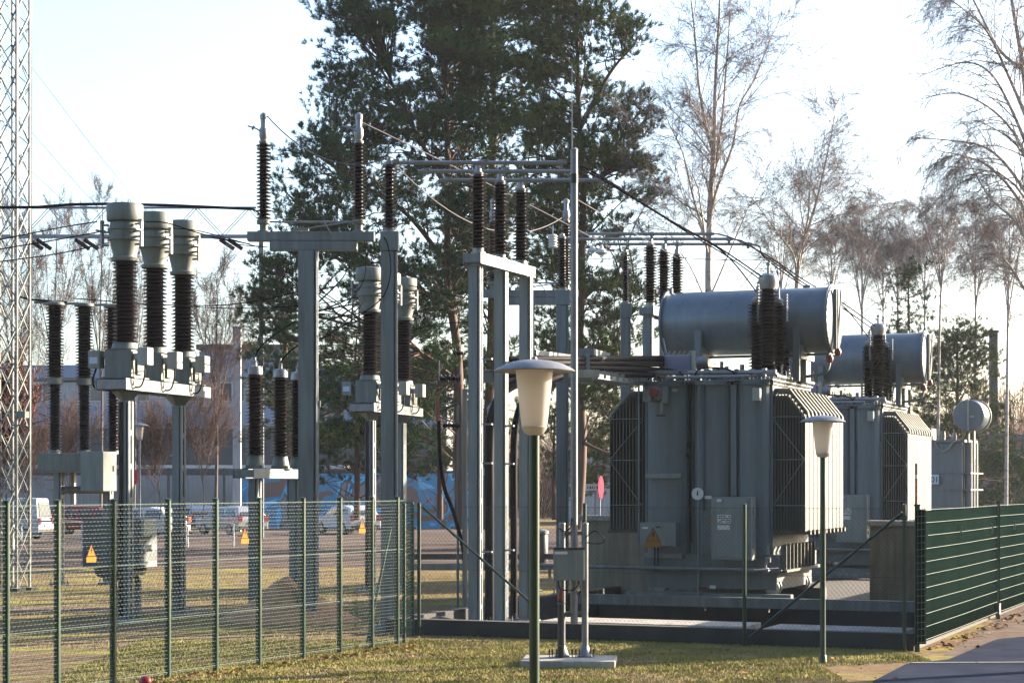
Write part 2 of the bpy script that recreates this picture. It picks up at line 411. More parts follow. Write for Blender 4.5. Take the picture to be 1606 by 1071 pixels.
grass('yard_grass', 13000, yard_reg, .06, 4, density=dens)
# dry leaves along the fences
r = random.Random(5); b = MB()
for i in range(520):
    t = r.random()
    if i < 200:
        x, y = -5.6+t*4.1+r.gauss(.12, .16), 22.5+t*7.6+r.gauss(0, .1)
    elif i < 400:
        y = 29+t*9; x = 6.25+(y-29)*.43+abs(r.gauss(.15, .22))
    else: x, y = r.uniform(-3, 5), r.uniform(24, 29)
    s_ = r.uniform(.025, .055); m4 = Matrix.Translation((x, y, .02)) @ Matrix.Rotation(r.uniform(0, 6.3), 4, 'Z') @ Matrix.Rotation(r.gauss(0, .5), 4, 'X')
    b.add([(-s_, 0, 0), (0, -s_*.6, .006), (s_, 0, 0), (0, s_*.6, .012)], [(0, 1, 2, 3)], False, m4)
tag(b.build('dry_leaves', 'leaf'), kind='stuff')

# oil basin of the transformers
bs = thing('oil_basin', 'low dark concrete basin wall and floor under the two big transformers', 'basin', (K[0], K[1], 0), -TH)
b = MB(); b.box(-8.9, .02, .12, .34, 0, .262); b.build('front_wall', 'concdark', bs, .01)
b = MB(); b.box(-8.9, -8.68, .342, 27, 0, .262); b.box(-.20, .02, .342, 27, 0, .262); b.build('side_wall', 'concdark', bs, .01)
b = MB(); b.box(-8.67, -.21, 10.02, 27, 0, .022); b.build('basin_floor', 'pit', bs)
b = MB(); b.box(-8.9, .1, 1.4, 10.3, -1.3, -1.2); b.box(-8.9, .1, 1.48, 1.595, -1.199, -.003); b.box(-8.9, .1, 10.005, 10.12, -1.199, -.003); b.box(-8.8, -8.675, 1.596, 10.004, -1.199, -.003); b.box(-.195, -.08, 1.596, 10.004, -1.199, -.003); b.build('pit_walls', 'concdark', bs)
b = MB(); b.box(-6.2, -2.72, .36, 1.45, .05, .275); b.build('walkway_slab', 'concrete', bs, .012)
b = MB(); b.box(-2.4, -.21, .36, 1.40, .05, .262); b.build('walkway_slab', 'concrete', bs, .012)

# dug sand heap in the yard
def heap(name, label, c, rx, ry, h, m, seed):
    v = []; f = []; n1, n2 = 40, 18
    for j in range(n2+1):
        t = j/n2
        for i in range(n1):
            a = 2*math.pi*i/n1; rr = t*(1+.16*mn.noise(Vector((math.cos(a)*1.4+seed, math.sin(a)*1.4, 0))))
            x, y = rr*rx*math.cos(a), rr*ry*math.sin(a)
            z = h*(1-t)**1.15*(1+.35*mn.noise(Vector((x*1.4, y*1.4, seed))))+.05*mn.noise(Vector((x*6, y*6, seed)))*(1-t)-(.03 if t > .98 else 0)
            v.append((x, y, z))
    for j in range(n2):
        for i in range(n1):
            i2 = (i+1) % n1; f.append((j*n1+i, j*n1+i2, (j+1)*n1+i2, (j+1)*n1+i) if j else (i, i2, n1+i2, n1+i))
    b = MB(); b.add(v, f, True); o = b.build(name, m, None, sharp=False); o.location = c
    return tag(o, label, 'soil heap')
heap('sand_heap', 'brown heap of dug sand beside the tall grey disconnector column', (PX(452, 35.4), 35.6, 0), 1.3, 1.1, .82, 'sand', 2)
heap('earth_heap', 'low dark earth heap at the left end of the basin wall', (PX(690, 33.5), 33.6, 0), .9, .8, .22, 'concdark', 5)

# ================================================================== FENCES
def mesh_panel(b, A, B, h, z0, dw, dh, r, knots=None, kr=.0028):
    """diagonal chain-link wire between two ground points, clipped to the rectangle"""
    A = Vector((A[0], A[1], 0)); B = Vector((B[0], B[1], 0)); L = (B-A).length; u = (B-A)/L
    run = h*dw/dh
    n = int((L+run)/dw)+1
    for sgn in (1, -1):
        for i in range(n):
            s0 = i*dw - (run if sgn == 1 else 0)
            s1 = s0+run*sgn if sgn == 1 else s0-run
            za, zb = z0, z0+h; sa, sb = s0, s1
            if sgn == 1:
                if sa < 0: za += (0-sa)/run*h; sa = 0
                if sb > L: zb -= (sb-L)/run*h; sb = L
            else:
                if sb < 0: zb -= (0-sb)/run*h; sb = 0
                if sa > L: za += (sa-L)/run*h; sa = L
            if zb-za < .02: continue
            b.tube([A+u*sa+Vector((0, 0, za)), A+u*sb+Vector((0, 0, zb))], r, 3, caps=False, smooth=False)
    if knots is not None:
        nz = int(h/(dh/2)); nx = int(L/dw)
        for j in range(nz+1):
            for i in range(nx+1):
                s_ = i*dw+(dw/2 if j % 2 else 0)
                if s_ > L-.02: continue
                z = z0+j*dh/2; p = A+u*s_+Vector((0, 0, z))
                knots.beam(p-u*dw*.36+Vector((0, 0, -.001)), p+u*dw*.36+Vector((0, 0, .003)), kr*2, kr*2)
def tube_post(b, x, y, h, r=.03, n=10): b.tube([(x, y, -.1), (x, y, h)], r, n)

# left fence, running obliquely into the yard
A = Vector((-7.35, 19.3, 0)); B = Vector((-1.72, 30.3, 0)); ud = (B-A).normalized()
lf = thing('chain_link_fence', 'long green chain link fence running from the lower left edge into the yard', 'fence', A, 0)
b = MB(); k = MB(); mesh_panel(b, (0, 0), (B-A).xy, 2.22, .06, .072, .10, .0013, k, kr=.0016)
b.build('wire_mesh', 'greenmesh', lf); k.build('wire_twists', 'palemesh', lf)
Lf = (B-A).length
for z in (.08, .78, 1.5, 2.27):
    b = MB(); b.tube([Vector((0, 0, z)), Vector((B-A).xyz)+Vector((0, 0, z))], .0034, 6); b.build('tension_wire', 'whitewire', lf)
def on_left(px):
    k_ = (px-CX)/F; t = (k_*A.y-A.x)/(ud.x-k_*ud.y); return A+ud*t
lposts = [-70, 8, 88, 176, 262, 337, 405, 474, 532, 582, 622]
for px in lposts:
    q = on_left(px)-A
    if (q.length > Lf): continue
    b = MB(); b.tube([(q.x, q.y+.05, -.1), (q.x, q.y+.05, 2.31)], .043, 12); b.lathe([(.045, 2.31), (.047, 2.33), (.0, 2.345)], (q.x, q.y+.05, 0), 12)
    b.build('post', 'green', lf)
q0 = on_left(612)-A; q1 = on_left(575)-A
b = MB(); b.tube([(q0.x, q0.y+.1, 1.85), (q1.x, q1.y+.1, .1)], .022, 8); b.build('brace', 'green', lf)

# front chain link fence along the basin
fa = Vector((PX(656, 31.9), 31.9, 0)); fb = Vector((PX(1422, 28.85), 28.85, 0)); fu = (fb-fa).normalized(); fn = Vector((-fu.y, fu.x, 0))
ff = thing('chain_link_fence', 'dark green chain link fence with diagonal braces in front of the transformers', 'fence', fa, 0)
b = MB(); mesh_panel(b, (0, 0), (fb-fa).xy, 2.1, .06, .072, .08, .0016); b.build('wire_mesh', 'greendark', ff)
def on_front(px):
    k_ = (px-CX)/F; t = (k_*fa.y-fa.x)/(fu.x-k_*fu.y); return fa+fu*t
for z in (.08, 1.12, 2.16):
    b = MB(); b.tube([Vector((0, 0, z)), (fb-fa)+Vector((0, 0, z))], .003, 5); b.build('tension_wire', 'greendark', ff)
for px in (657, 917, 1168, 1419):
    q = on_front(px)-fa
    b = MB(); b.tube([(q.x, q.y+.04, -.1), (q.x, q.y+.04, 2.2)], .031, 12); b.lathe([(.033, 2.2), (.034, 2.215), (.0, 2.235)], (q.x, q.y+.04, 0), 12)
    b.build('post', 'green', ff)
for pa, za, pb, zb in ((663, 2.15, 838, .55), (1416, 2.1, 1176, .14)):
    a_, b_ = on_front(pa)-fa, on_front(pb)-fa
    b = MB(); b.tube([(a_.x, a_.y+.05, za), (b_.x, b_.y+.05, zb)], .022, 8); b.build('brace', 'greendark', ff)
# short link between the two fences
ca = Vector((-1.72, 30.45, 0)); cb = fa+Vector((-.1, .0, 0))
sf = thing('fence_return', 'short green fence end standing at the meeting corner of the two chain link fences', 'fence', ca, 0)
b = MB(); mesh_panel(b, (0, 0), (cb-ca).xy, 2.2, .06, .072, .10, .0022); b.build('wire_mesh', 'greenmesh', sf)
for t in (0, 1):
    q = (cb-ca)*t
    b = MB(); b.tube([(q.x, q.y, -.1), (q.x, q.y, 2.2)], .033, 12); b.lathe([(.035, 2.2), (.035, 2.22), (.0, 2.24)], (q.x, q.y, 0), 12); b.build('post', 'green', sf)
for i in range(20):
    z = .2+i*.1
b = MB()
for i in range(21):
    z = .16+i*.1; b.tube([(-.02, -.05, z), (.05, -.06, z+.01), (.16, -.02, z)], .005, 5)
b.build('wire_ends', 'whitewire', sf)

# right fence with green privacy sheet
rd = Vector((.392, .920, 0)).normalized(); rn = Vector((rd.y, -rd.x, 0)); Ka = Vector((6.12, 28.9, 0))
rf = thing('privacy_fence', 'green mesh fence backed with opaque green sheet along the drive at right', 'fence', Ka, 0)
b = MB(); nn = 120; v = []; f = []; LR = 22.0
for i in range(nn+1):
    s_ = i/nn*LR; off = -.02+.012*mn.noise(Vector((s_*2.2, 0, 3)))+.006*math.sin(s_*9)
    q = rd*s_+rn*off
    for z in (.10, .8, 1.5, 2.12): v.append((q.x+rn.x*.006*mn.noise(Vector((s_, z, 1))), q.y, z))
for i in range(nn):
    for j in range(3): f.append((i*4+j, (i+1)*4+j, (i+1)*4+j+1, i*4+j+1))
b.add(v, f, True); o = b.build('privacy_sheet', 'panel', rf, sharp=False)
so_ = o.modifiers.new('thick', 'SOLIDIFY'); so_.thickness = .004
for i in range(11):
    z = .14+i*.2
    b = MB()
    for s0, s1 in ((.06, 7.62), (7.80, 14.8), (15.0, 22)):
        b.tube([rd*s0+rn*.022+Vector((0, 0, z)), rd*((s0+s1)/2)+rn*.022+Vector((0, 0, z-.008)), rd*s1+rn*.022+Vector((0, 0, z))], .0036, 6)
    b.build('horizontal_wire', 'whitewire', rf)
for s_ in (0.0, 7.70, 14.9, 21.9):
    q = rd*s_
    b = MB(); b.beam((q.x, q.y, -.1), (q.x, q.y, 2.2), .065, .065); b.beam((q.x, q.y, 2.2), (q.x, q.y, 2.225), .085, .085)
    b.build('post', 'green', rf)
    if s_ > 1:
        b = MB(); q2 = rd*(s_-.18)+rn*.03; b.beam((q2.x, q2.y, .1), (q2.x, q2.y, 2.17), .028, .02); b.build('edge_bar', 'whitewire', rf)
for s_ in (.62, 3.6, 6.9, 9.6):
    q = rd*s_+rn*.028
    b = MB(); b.beam((q.x, q.y, 1.64), (q.x+.004, q.y, 1.80), .022, .012); b.box(q.x-.018, q.x+.018, q.y-.01, q.y+.01, 1.79, 1.815); b.build('clip', 'kerb', rf)
b = MB()
for i in range(21):
    z = .14+i*.1; b.tube([(-.02, -.045, z), (.12, -.05, z+.012)], .0055, 5)
for i in range(3): b.tube([(.0+i*.055, -.052, .12), (.0+i*.055, -.052, 2.15)], .004, 5)
b.build('return_mesh', 'whitewire', rf)
b = MB(); b.box(-.03, .13, -.035, -.03, .12, 2.14); b.build('return_sheet', 'panel', rf)
mk = thing('marker_rod', 'thin black and white rod standing behind the corner post of the right fence', 'rod', (PX(1437, 30.2), 30.2, 0))
for i, (z0, z1, m_) in enumerate(((0, 1.9, 'black'), (1.9, 2.62, 'darkred'), (2.62, 2.68, 'white'), (2.68, 2.86, 'black'))):
    b = MB(); b.tube([(0, 0, z0), (0, 0, z1)], .017, 8); b.build('band', m_, mk)

# yellow warning plates hung on the left fence
def warn(parent, s_=1.0, name='plate', plain=False, th=.004):
    b = MB(); q = s_
    tri = [(-.15*q, .0), (.15*q, .0), (0, .27*q)]
    b.add([(x, -th, z) for x, z in tri]+[(x, 0, z) for x, z in tri], [(0, 1, 2), (5, 4, 3), (0, 3, 4, 1), (1, 4, 5, 2), (2, 5, 3, 0)])
    b.box(-.165*q, .165*q, -th, 0, -.13*q, -.012*q)
    p = b.build('yellow_plate', 'yellow', parent)
    b = MB(); y = -th-.002
    b.beam((-.15*q, y, .004*q), (.15*q, y, .004*q), .002, .012*q); b.beam((-.15*q, y, 0), (0, y, .27*q), .002, .012*q); b.beam((.15*q, y, 0), (0, y, .27*q), .002, .012*q)
    z0 = [(.012, .20), (-.035, .115), (.0, .12), (-.016, .045), (.04, .14), (.006, .135), (.03, .20)]
    b.add([(x*q, y, z*q) for x, z in z0], [(0, 1, 2, 3, 4, 5, 6)]); b.build('lightning_mark', 'ink', parent)
ang = math.atan2(ud.y, ud.x)
for i, (px, z, lab) in enumerate(((140, 1.64, 'yellow high voltage warning plate on the left fence, the one before the grey hopper box'), (381, 1.78, 'yellow high voltage warning plate on the left fence below the parked silver estate car'),
                     (565, 1.86, 'yellow high voltage warning plate on the left fence nearest the fence corner'))):
    q = on_left(px)
    ws = thing('warning_sign', lab, 'sign', (q.x+.03, q.y-.03, z), ang, 'yellow warning plates on the left fence'); warn(ws, .56)

# red capped marker at the bottom edge
q = P(228, 1068, 20.6)
mp = thing('marker_post', 'small post with a round red cap at the bottom left edge', 'post', (q.x, q.y, 0))
b = MB(); b.tube([(0, 0, -.05), (0, 0, q.z-.02)], .03, 12); b.build('stem', 'white', mp)
b = MB(); b.lathe([(.055, -.05), (.068, -.03), (.07, 0), (.062, .03), (.04, .052), (.0, .062)], (0, 0, q.z), 20); b.build('cap', 'red', mp)

# ================================================================== LAMPS
def lamp(loc, label, sc=1.0, polecol='green', H=3.5):
    t = thing('street_lamp', label, 'street lamp', loc, 0, 'mushroom street lamps')
    b = MB(); b.tube([(0, 0, -.05), (0, 0, H-.6)], .040, 16); b.build('pole', polecol, t)
    b = MB(); b.lathe([(.055, -.02), (.055, .10), (.043, .12)], (0, 0, 0), 16); b.build('pole_base', polecol, t)
    b = MB(); b.lathe([(.045, H-.60), (.075, H-.585), (.097, H-.55), (.103, H-.535), (.10, H-.53)], (0, 0, 0), 28); b.build('collar', 'opal', t)
    b = MB(); b.lathe([(.099, H-.53), (.109, H-.46), (.147, H-.095), (.149, H-.06), (.10, H-.055)], (0, 0, 0), 36); b.build('glass_shade', 'opal', t)
    b = MB(); pr = [(.318, H-.098), (.321, H-.090), (.295, H-.072), (.22, H-.036), (.14, H-.014), (.05, H-.003), (.022, H), (.018, H+.018), (.0, H+.022)]
    b.lathe([(.0, H-.058)]+[(.14, H-.06), (.30, H-.092)]+pr, (0, 0, 0), 40); b.build('cap', 'galv', t)
    return t
lamp((PX(838, 15.1), 15.1, 0), 'large nearest mushroom lamp with cream glass shade on a green pole')
lamp((PX(1290.5, 27.0), 27.0, 0), 'green street lamp with white glass shade in front of the right radiators')
l3 = lamp((PX(219, 67), 67, 0), 'small distant grey street lamp beyond the fence at left', 1, 'galv', 4.7)

# ================================================================== SMALL MAST WITH CABINET
my = 26.9
ms = thing('antenna_mast', 'tall slim galvanised lightning mast with a small grey cabinet on a concrete pad', 'mast', (PX(900.5, my), my, .1))
mz = lambda py: PZ(py, my)-.1
b = MB(); b.tube([(0, 0, mz(978)), (0, 0, mz(236))], .050, 16); b.lathe([(.053, mz(237)), (.055, mz(235)), (.03, mz(233))], (0, 0, 0), 16); b.build('pole', 'galv', ms)
b = MB(); b.tube([(0, 0, mz(288)), (0, 0, mz(273))], .054, 16); b.build('black_collar', 'black', ms)
b = MB(); b.tube([(-.03, 0, mz(236)), (-.032, 0, mz(100))], [.012, .005], 6); b.build('lightning_rod', 'galv', ms)
sc = my/F
for k_, (dx, zt, zb) in enumerate(((-19*sc, 822, 1034), (17*sc, 822, 1034))):
    b = MB(); b.tube([(dx, .02, max(0, mz(zb))), (dx, .02, mz(zt))], .047, 14); b.lathe([(.049, mz(zt)), (.045, mz(zt)+.02), (.0, mz(zt)+.025)], (dx, .02, 0), 14)
    b.lathe([(.11, 0), (.11, .02), (.095, .03), (.05, .16)], (dx, .02, 0), 14); b.build('support_pipe', 'galv', ms)
    for z in (mz(838), mz(857)): pass
b = MB()
for z in (mz(836), mz(962)): b.cbox((-.01, .03, z), (.42, .05, .05))
b.build('clamp', 'steel', ms)
b = MB(); b.tube([(-.19, -.08, 0), (-.19, -.08, mz(932))], .045, 12); b.build('cable_duct', 'black', ms)
b = MB(); b.lathe([(.047, mz(940)), (.048, mz(925)), (.03, mz(922))], (-.19, -.08, 0), 12); b.build('duct_end', 'darkred', ms)
for z in (mz(945), mz(1010)):
    b = MB(); b.tube([(-.26, -.1, z), (-.19, -.13, z-.005), (-.11, -.1, z)], .006, 6); b.build('strap', 'whitewire', ms)
b = MB(); b.box(-.295, .135, -.17, -.055, mz(909), mz(861)); cb_ = b.build('cabinet', 'box', ms, .006)
b = MB(); b.box(-.30, .14, -.18, -.05, mz(860.5), mz(858)); b.build('cabinet_lid', 'black', ms)
b = MB(); b.box(-.28, -.10, -.1735, -.1715, mz(868), mz(864)); b.build('type_plate', 'white', ms)
b = MB(); b.tube(smooth_path([(.15, -.1, mz(843)), (.28, -.1, mz(832)), (.40, -.08, mz(840)), (.42, -.07, mz(848)), (.33, -.05, mz(852)), (.16, 0, mz(850))]), .008, 6)
b.tube(smooth_path([(-.21, -.05, mz(828)), (-.14, -.08, mz(833)), (-.05, -.07, mz(826)), (-.04, -.05, mz(812))]), .009, 6)
b.tube(smooth_path([(-.22, -.1, mz(910)), (-.2, -.1, mz(922)), (-.05, -.12, mz(925)), (.04, -.1, mz(918)), (.05, -.1, mz(910))]), .009, 6)
b.tube(smooth_path([(.06, -.1, mz(910)), (.09, -.1, mz(922)), (.06, -.1, mz(932)), (.03, -.1, mz(926))]), .007, 6); b.build('loose_cable', 'cable', ms)
b = MB()
for dx in (-.34, -.30, -.24, -.02, .03, .23, .28, .08):
    b.tube([(dx-.01, -.12, 0), (dx-.01, -.12, .10)], .007, 6); b.tube([(dx-.01, -.12, .05), (dx-.01, -.12, .12)], .015, 6)
b.build('anchor_bolts', 'black', ms)
b = MB(); b.box(-.6, .6, -.5, .5, 0, .1)
o = b.build('concrete_pad', 'concrete', None, .015); o.location = (PX(893, 26.7), 26.75, 0); o.rotation_euler = (0, 0, R(-5))
o.scale = (1.09, .95, 1)
tag(o, 'flat concrete foundation slab on the lawn under the slim mast', 'slab')

# ================================================================== PLANT
def hcol(w_, d, z0, z1, slots=True):
    """square built-up steel column with a slotted flange standing proud on its right side; returns two meshes"""
    b = MB(); b.box(-w_/2, w_/2-.055, -d/2, d/2, z0, z1); b.box(w_/2-.055, w_/2-.03, -d/2+d*.2, d/2-d*.2, z0, z1)
    c = MB()
    e_ = min(.10, d*.35); c.box(w_/2-.03, w_/2, -d/2, -d/2+e_, z0, z1); c.box(w_/2-.03, w_/2, d/2-e_, d/2, z0, z1)
    z = z0+.3
    while z < z1-.1:
        c.box(w_/2-.03, w_/2-.004, -d/2+e_, d/2-e_, z, z+.10); z += .62
    return b, c
def put_col(parent, x, y, w_, d, z0, z1):
    b, c = hcol(w_, d, z0, z1); b.v = [(p[0]+x, p[1]+y, p[2]) for p in b.v]; c.v = [(p[0]+x, p[1]+y, p[2]) for p in c.v]
    q = MB(); q.v = b.v+c.v; n = len(b.v); q.f = b.f+[tuple(i+n for i in f) for f in c.f]; q.sm = b.sm+c.sm
    o = q.build('column', 'frame', parent)
    p = MB(); p.box(x-w_/2-.09, x+w_/2+.09, y-d/2-.09, y+d/2+.09, z0-.03, z0+.025)
    for i in (-1, 1):
        for j in (-1, 1): p.tube([(x+i*(w_/2+.05), y+j*(d/2+.05), z0), (x+i*(w_/2+.05), y+j*(d/2+.05), z0+.12)], .015, 6)
    p.build('base_plate', 'frame', parent)
    return o

# ---- current transformers
CTA = R(-16.3)
def make_ct(loc, label):
    t = thing('current_transformer', label, 'current transformer', loc, CTA, 'head-type current transformers')
    b = MB(); b.box(-.27, .27, -.27, .27, 0.02, .53); b.box(-.33, .33, -.33, .33, -.0, .035)
    for i in (-1, 1): b.box(i*.29-.02, i*.29+.02, -.1, .1, .08, .4)
    b.build('base_tank', 'ctpaint', t, .012)
    b = MB(); b.lathe([(.29, .53), (.30, .555), (.255, .56), (.235, .60), (.225, .66), (.20, .67)], (0, 0, 0), 28); b.build('lower_flange', 'ctpaint', t)
    b = MB(); b.lathe(sheds(.67, 2.16, .165, .225, .055), (0, 0, 0), 26); b.build('insulator', 'porcelain', t)
    b = MB()
    b.lathe([(.20, 2.16), (.25, 2.17), (.26, 2.23), (.22, 2.24), (.215, 2.27), (.27, 2.52), (.275, 2.545), (.315, 2.55), (.315, 2.575), (.29, 2.58), (.29, 2.73), (.315, 2.735), (.315, 2.76), (.28, 2.765), (.275, 2.86), (.25, 2.90)], (0, 0, 0), 32)
    b.build('neck', 'ctpaint', t)
    b = MB(); b.lathe([(.25, 2.90), (.325, 2.905), (.335, 2.93), (.335, 3.19), (.32, 3.215), (.25, 3.23), (.0, 3.235)], (0, 0, 0), 36); b.build('head', 'ctpaint', t)
    b = MB()
    for s in (-1, 1):
        for z in (2.46, 2.60, 2.70, 2.83): b.tube([(s*.27, -.12, z), (s*.41, -.14, z)], .022, 8)
        b.box(s*.40-.02, s*.40+.02, -.17, -.09, 2.42, 2.88); b.box(s*.40-.012, s*.40+.012, -.35, -.10, 2.70, 2.73)
        b.lathe([(.04, 0), (.045, .05), (.02, .06)], (s*.39, -.14, 2.86), 10)
    b.build('terminal_bracket', 'alu', t)
    b = MB(); b.box(.40, .61, -.30, -.06, .24, .56); b.box(.28, .41, -.22, -.14, .34, .46); b.build('terminal_box', 'lightbox', t, .012)
    b = MB(); b.tube(smooth_path([(.50, -.18, .25), (.50, -.2, .05), (.44, -.2, -.12), (.34, -.2, -.16), (.24, -.14, -.10)]), .016, 7); b.build('secondary_cable', 'cable', t)
    b = MB(); b.tube(smooth_path([(.285, -.25, .28), (.34, -.3, .05), (.335, -.3, -.08), (.30, -.28, -.15)]), .010, 6); b.build('earth_lead', 'black', t)
    return t
ct0 = P(196, 595, 35.2); ctd = Vector((.28, .96, 0)); ctd.normalize()
z_ct = PZ(595, 35.2)
ct = make_ct((ct0.x, ct0.y, z_ct), 'front current transformer of the left trio, with a side box bearing a white plate')
b = MB(); b.box(-.60, -.36, -.30, -.10, .20, .52); b.box(-.37, -.26, -.22, -.16, .40, .46); o = b.build('side_box', 'box', ct, .01)
b = MB(); b.box(-.56, -.40, -.309, -.305, .28, .40); b.build('plate', 'blueplate', o)
b = MB(); b.tube(smooth_path([(-.48, -.2, .2), (-.54, -.22, -.02), (-.48, -.24, -.16), (-.36, -.2, -.2), (-.2, -.2, -.2)]), .018, 7); b.build('side_cable', 'cable', ct)
sbox = o
# bay frame
def ct_frame(loc, label, z):
    t = thing('support_frame', label, 'support frame', loc, CTA, 'support frames of the current transformers')
    for s in (-1, 1):
        b = MB(); x = s*.30
        b.box(x-.012, x+.012, -.55, 3.0, z-.215, z-.005); b.box(x-.05*s-.06, x-.05*s+.06, -.55, 3.0, z-.028, z-.006) if False else None
        b.build('beam_channel', 'frame', t, .004)
    b = MB()
    for y in (-.5, .3, .7, 1.5, 1.95, 2.7): b.box(-.285, .285, y-.04, y+.04, z-.20, z-.03)
    for k_ in range(9): b.cbox((-.22+k_*.055, -.52, z-.10+.04*math.sin(k_*2.3)), (.035, .03, .05))
    b.build('cross_members', 'galv', t)
    for y in (0.05, 2.22):
        b = MB(); b.lathe([(.11, z-.42), (.11, z-.39), (.30, z-.225), (.30, z-.218)], (0, y, 0), 4, Matrix.Rotation(0, 4, 'Z'), smooth=False)
        b.build('capital', 'steel', t)
        put_col(t, 0, y, .20, .20, 0.03, z-.40)
        b = MB(); b.box(-.32, .32, y-.30, y+.30, -.1, .03); b.build('footing', 'concrete', t)
    b = MB(); b.tube([(-.02, -.06, .1), (-.02, -.06, z-.42)], .012, 6); b.tube([(-.07, -.07, .1), (-.07, -.07, z-.42)], .025, 8); b.build('cable_conduit', 'black', t)
    return t
fr = ct_frame((ct0.x, ct0.y, 0), 'two column steel frame carrying the left trio of current transformers', z_ct)
ctm = dup(ct, ct0+ctd*1.2+Vector((0, 0, 0)), 'middle current transformer of the left trio')
ctb = dup(ct, ct0+ctd*2.4, 'rear current transformer of the left trio, nearest the tall grey column')
for c_ in (ctm, ctb):
    c_.location.z = z_ct
    for ch in children(c_):
        if ch.name.startswith(('side_box', 'side_cable')):
            for g_ in children(ch): bpy.data.objects.remove(g_)
            bpy.data.objects.remove(ch)
off2 = Vector((PX(580, 45.5), 45.5, 0))-Vector((ct0.x, ct0.y, 0))
fr2 = dup(fr, fr.location+off2, 'two column steel frame carrying the farther trio of current transformers')
l2 = ['front current transformer of the farther trio, left of the slotted column', 'middle current transformer of the farther trio, mostly hidden by the slotted column', 'rear current transformer of the farther trio, right of the slotted column']
for i, src in enumerate((ct, ctm, ctb)): dup(src, src.location+off2, l2[i])

# ---- hopper-like grey container behind the left column
hq = P(190, 890, 36.4)
hp = thing('grey_container', 'grey steel container with a rounded bottom mounted low behind the left column', 'container', (hq.x, hq.y, 0), R(-14))
zt, zb = PZ(812, 36.4), PZ(890, 36.4)
b = MB(); b.box(-.66, .52, -.3, .5, zb, zt); b.build('body', 'bulk', hp, .02)
b = MB(); b.prism([(-.36, 0), (.40, 0), (.36, -.12), (.2, -.19), (-.16, -.19), (-.32, -.12)], -.28, .42, Matrix.Translation((0, 0, zb-.004)) @ Matrix.Rotation(R(90), 4, 'X'))
b.build('rounded_sump', 'black', hp)
b = MB()
for z0_, z1_ in ((zb+.02, zb+.13), (zb+.34, zb+.44), (zt-.33, zt-.02)): b.box(.525, .60, -.28, .3, z0_, z1_)
b.build('side_fittings', 'lightbox', hp, .006)
b = MB()
for x in (-.2, .25): b.beam((x, .2, 0), (x, .2, zb), .1, .1)
b.build('leg', 'steel', hp)

# ---- disconnectors
def make_disc(loc, label, rz=0.0):
    t = thing('disconnector', label, 'disconnector', loc, rz, 'disconnectors on T-shaped columns')
    put_col(t, 0, 0, .34, .32, .03, 6.82)
    b = MB(); b.box(-.35, .35, -.35, .35, -.1, .03); b.build('footing', 'concrete', t)
    b = MB(); b.box(-.70, .84, -.12, .12, 6.825, 6.995); b.box(.82, .90, -.14, .14, 6.84, 6.98); b.build('lower_beam', 'frame', t, .006)
    b = MB(); b.box(-1.11, 1.22, -.13, .13, 7.0, 7.165); b.build('upper_beam', 'frame', t, .006)
    for x in (-.82, .93):
        b = MB(); b.lathe([(.12, 7.165), (.12, 7.19), (.075, 7.20), (.075, 7.31), (.13, 7.315), (.13, 7.38), (.10, 7.40)], (x, 0, 0), 20); b.build('pedestal', 'ctpaint', t)
        b = MB(); b.lathe(sheds(7.40, 8.80, .078, .135, .052), (x, 0, 0), 24); b.build('insulator', 'porcelain', t)
        b = MB(); b.lathe([(.085, 8.80), (.09, 8.84), (.06, 8.86), (.085, 8.93), (.085, 9.05), (.055, 9.10), (.06, 9.24), (.07, 9.25), (.07, 9.32), (.03, 9.36), (.0, 9.37)], (x, 0, 0), 18); b.build('head_fitting', 'alu', t)
        b = MB(); b.tube([(x, -.05, 8.98), (x-.12, -.1, 9.05), (x-.28, -.12, 9.10)], .014, 6); b.tube([(x-.2, -.1, 9.03), (x-.16, -.12, 9.10)], .02, 6); b.build('contact_arm', 'alu', t)
    b = MB(); b.tube([(-.82+.12, -.12, 7.34), (.80, -.12, 7.34)], .018, 8); b.tube([(.0, -.14, 7.22), (.93, -.16, 7.36)], .014, 7)
    b.tube([(-.5, -.12, 7.31), (-.5, -.12, 7.37)], .03, 8); b.cbox((-.12, -.12, 7.20), (.28, .1, .05)); b.tube([(.30, -.15, 7.34), (.45, -.17, 7.1)], .012, 6)
    b.build('operating_rod', 'alu', t)
    b = MB(); b.tube([(.20, -.17, .5), (.20, -.17, 4.0)], .014, 6); b.cbox((.22, -.2, 4.0), (.05, .05, .12)); b.build('drive_rod', 'galv', t)
    return t
dq = Vector((PX(483.5, 35.2), 35.2, 0))
disc = make_disc(dq, 'tall T-shaped disconnector with two brown insulators left of the pine')
disc2 = dup(disc, Vector((PX(827, 45.7), 45.7, 0)), 'farther T-shaped disconnector behind the three column portal')

# ---- single busbar support on a slotted column
def make_single(loc, label, w_=.28, zc=6.95, zi=(7.02, 8.14)):
    t = thing('busbar_support', label, 'insulator support', loc, 0)
    put_col(t, 0, 0, w_, .26, .03, zc-.34)
    b = MB(); b.box(-.30, .30, -.3, .3, -.1, .03); b.build('footing', 'concrete', t)
    b = MB(); b.box(-.15, .17, -.15, .15, zc-.335, zc); b.build('head_box', 'frame', t, .008)
    b = MB(); b.lathe([(.12, zc), (.12, zc+.03), (.09, zi[0]-.01), (.09, zi[0])], (0, 0, 0), 20); b.lathe([(.08, zi[1]), (.085, zi[1]+.04), (.05, zi[1]+.06), (.05, zi[1]+.10)], (0, 0, 0), 16); b.build('fittings', 'alu', t)
    b = MB(); b.lathe(sheds(zi[0], zi[1], .075, .130, .052), (0, 0, 0), 24); b.build('insulator', 'porcelain', t)
    return t
bs1 = make_single((PX(610.5, 33.6), 33.6, 0), 'slotted steel column with one brown insulator at the left end of the near busbars')
bs2 = make_single((PX(882, 43.6), 43.6, 0), 'slotted steel column behind the slim mast, carrying the left end of the far busbars')
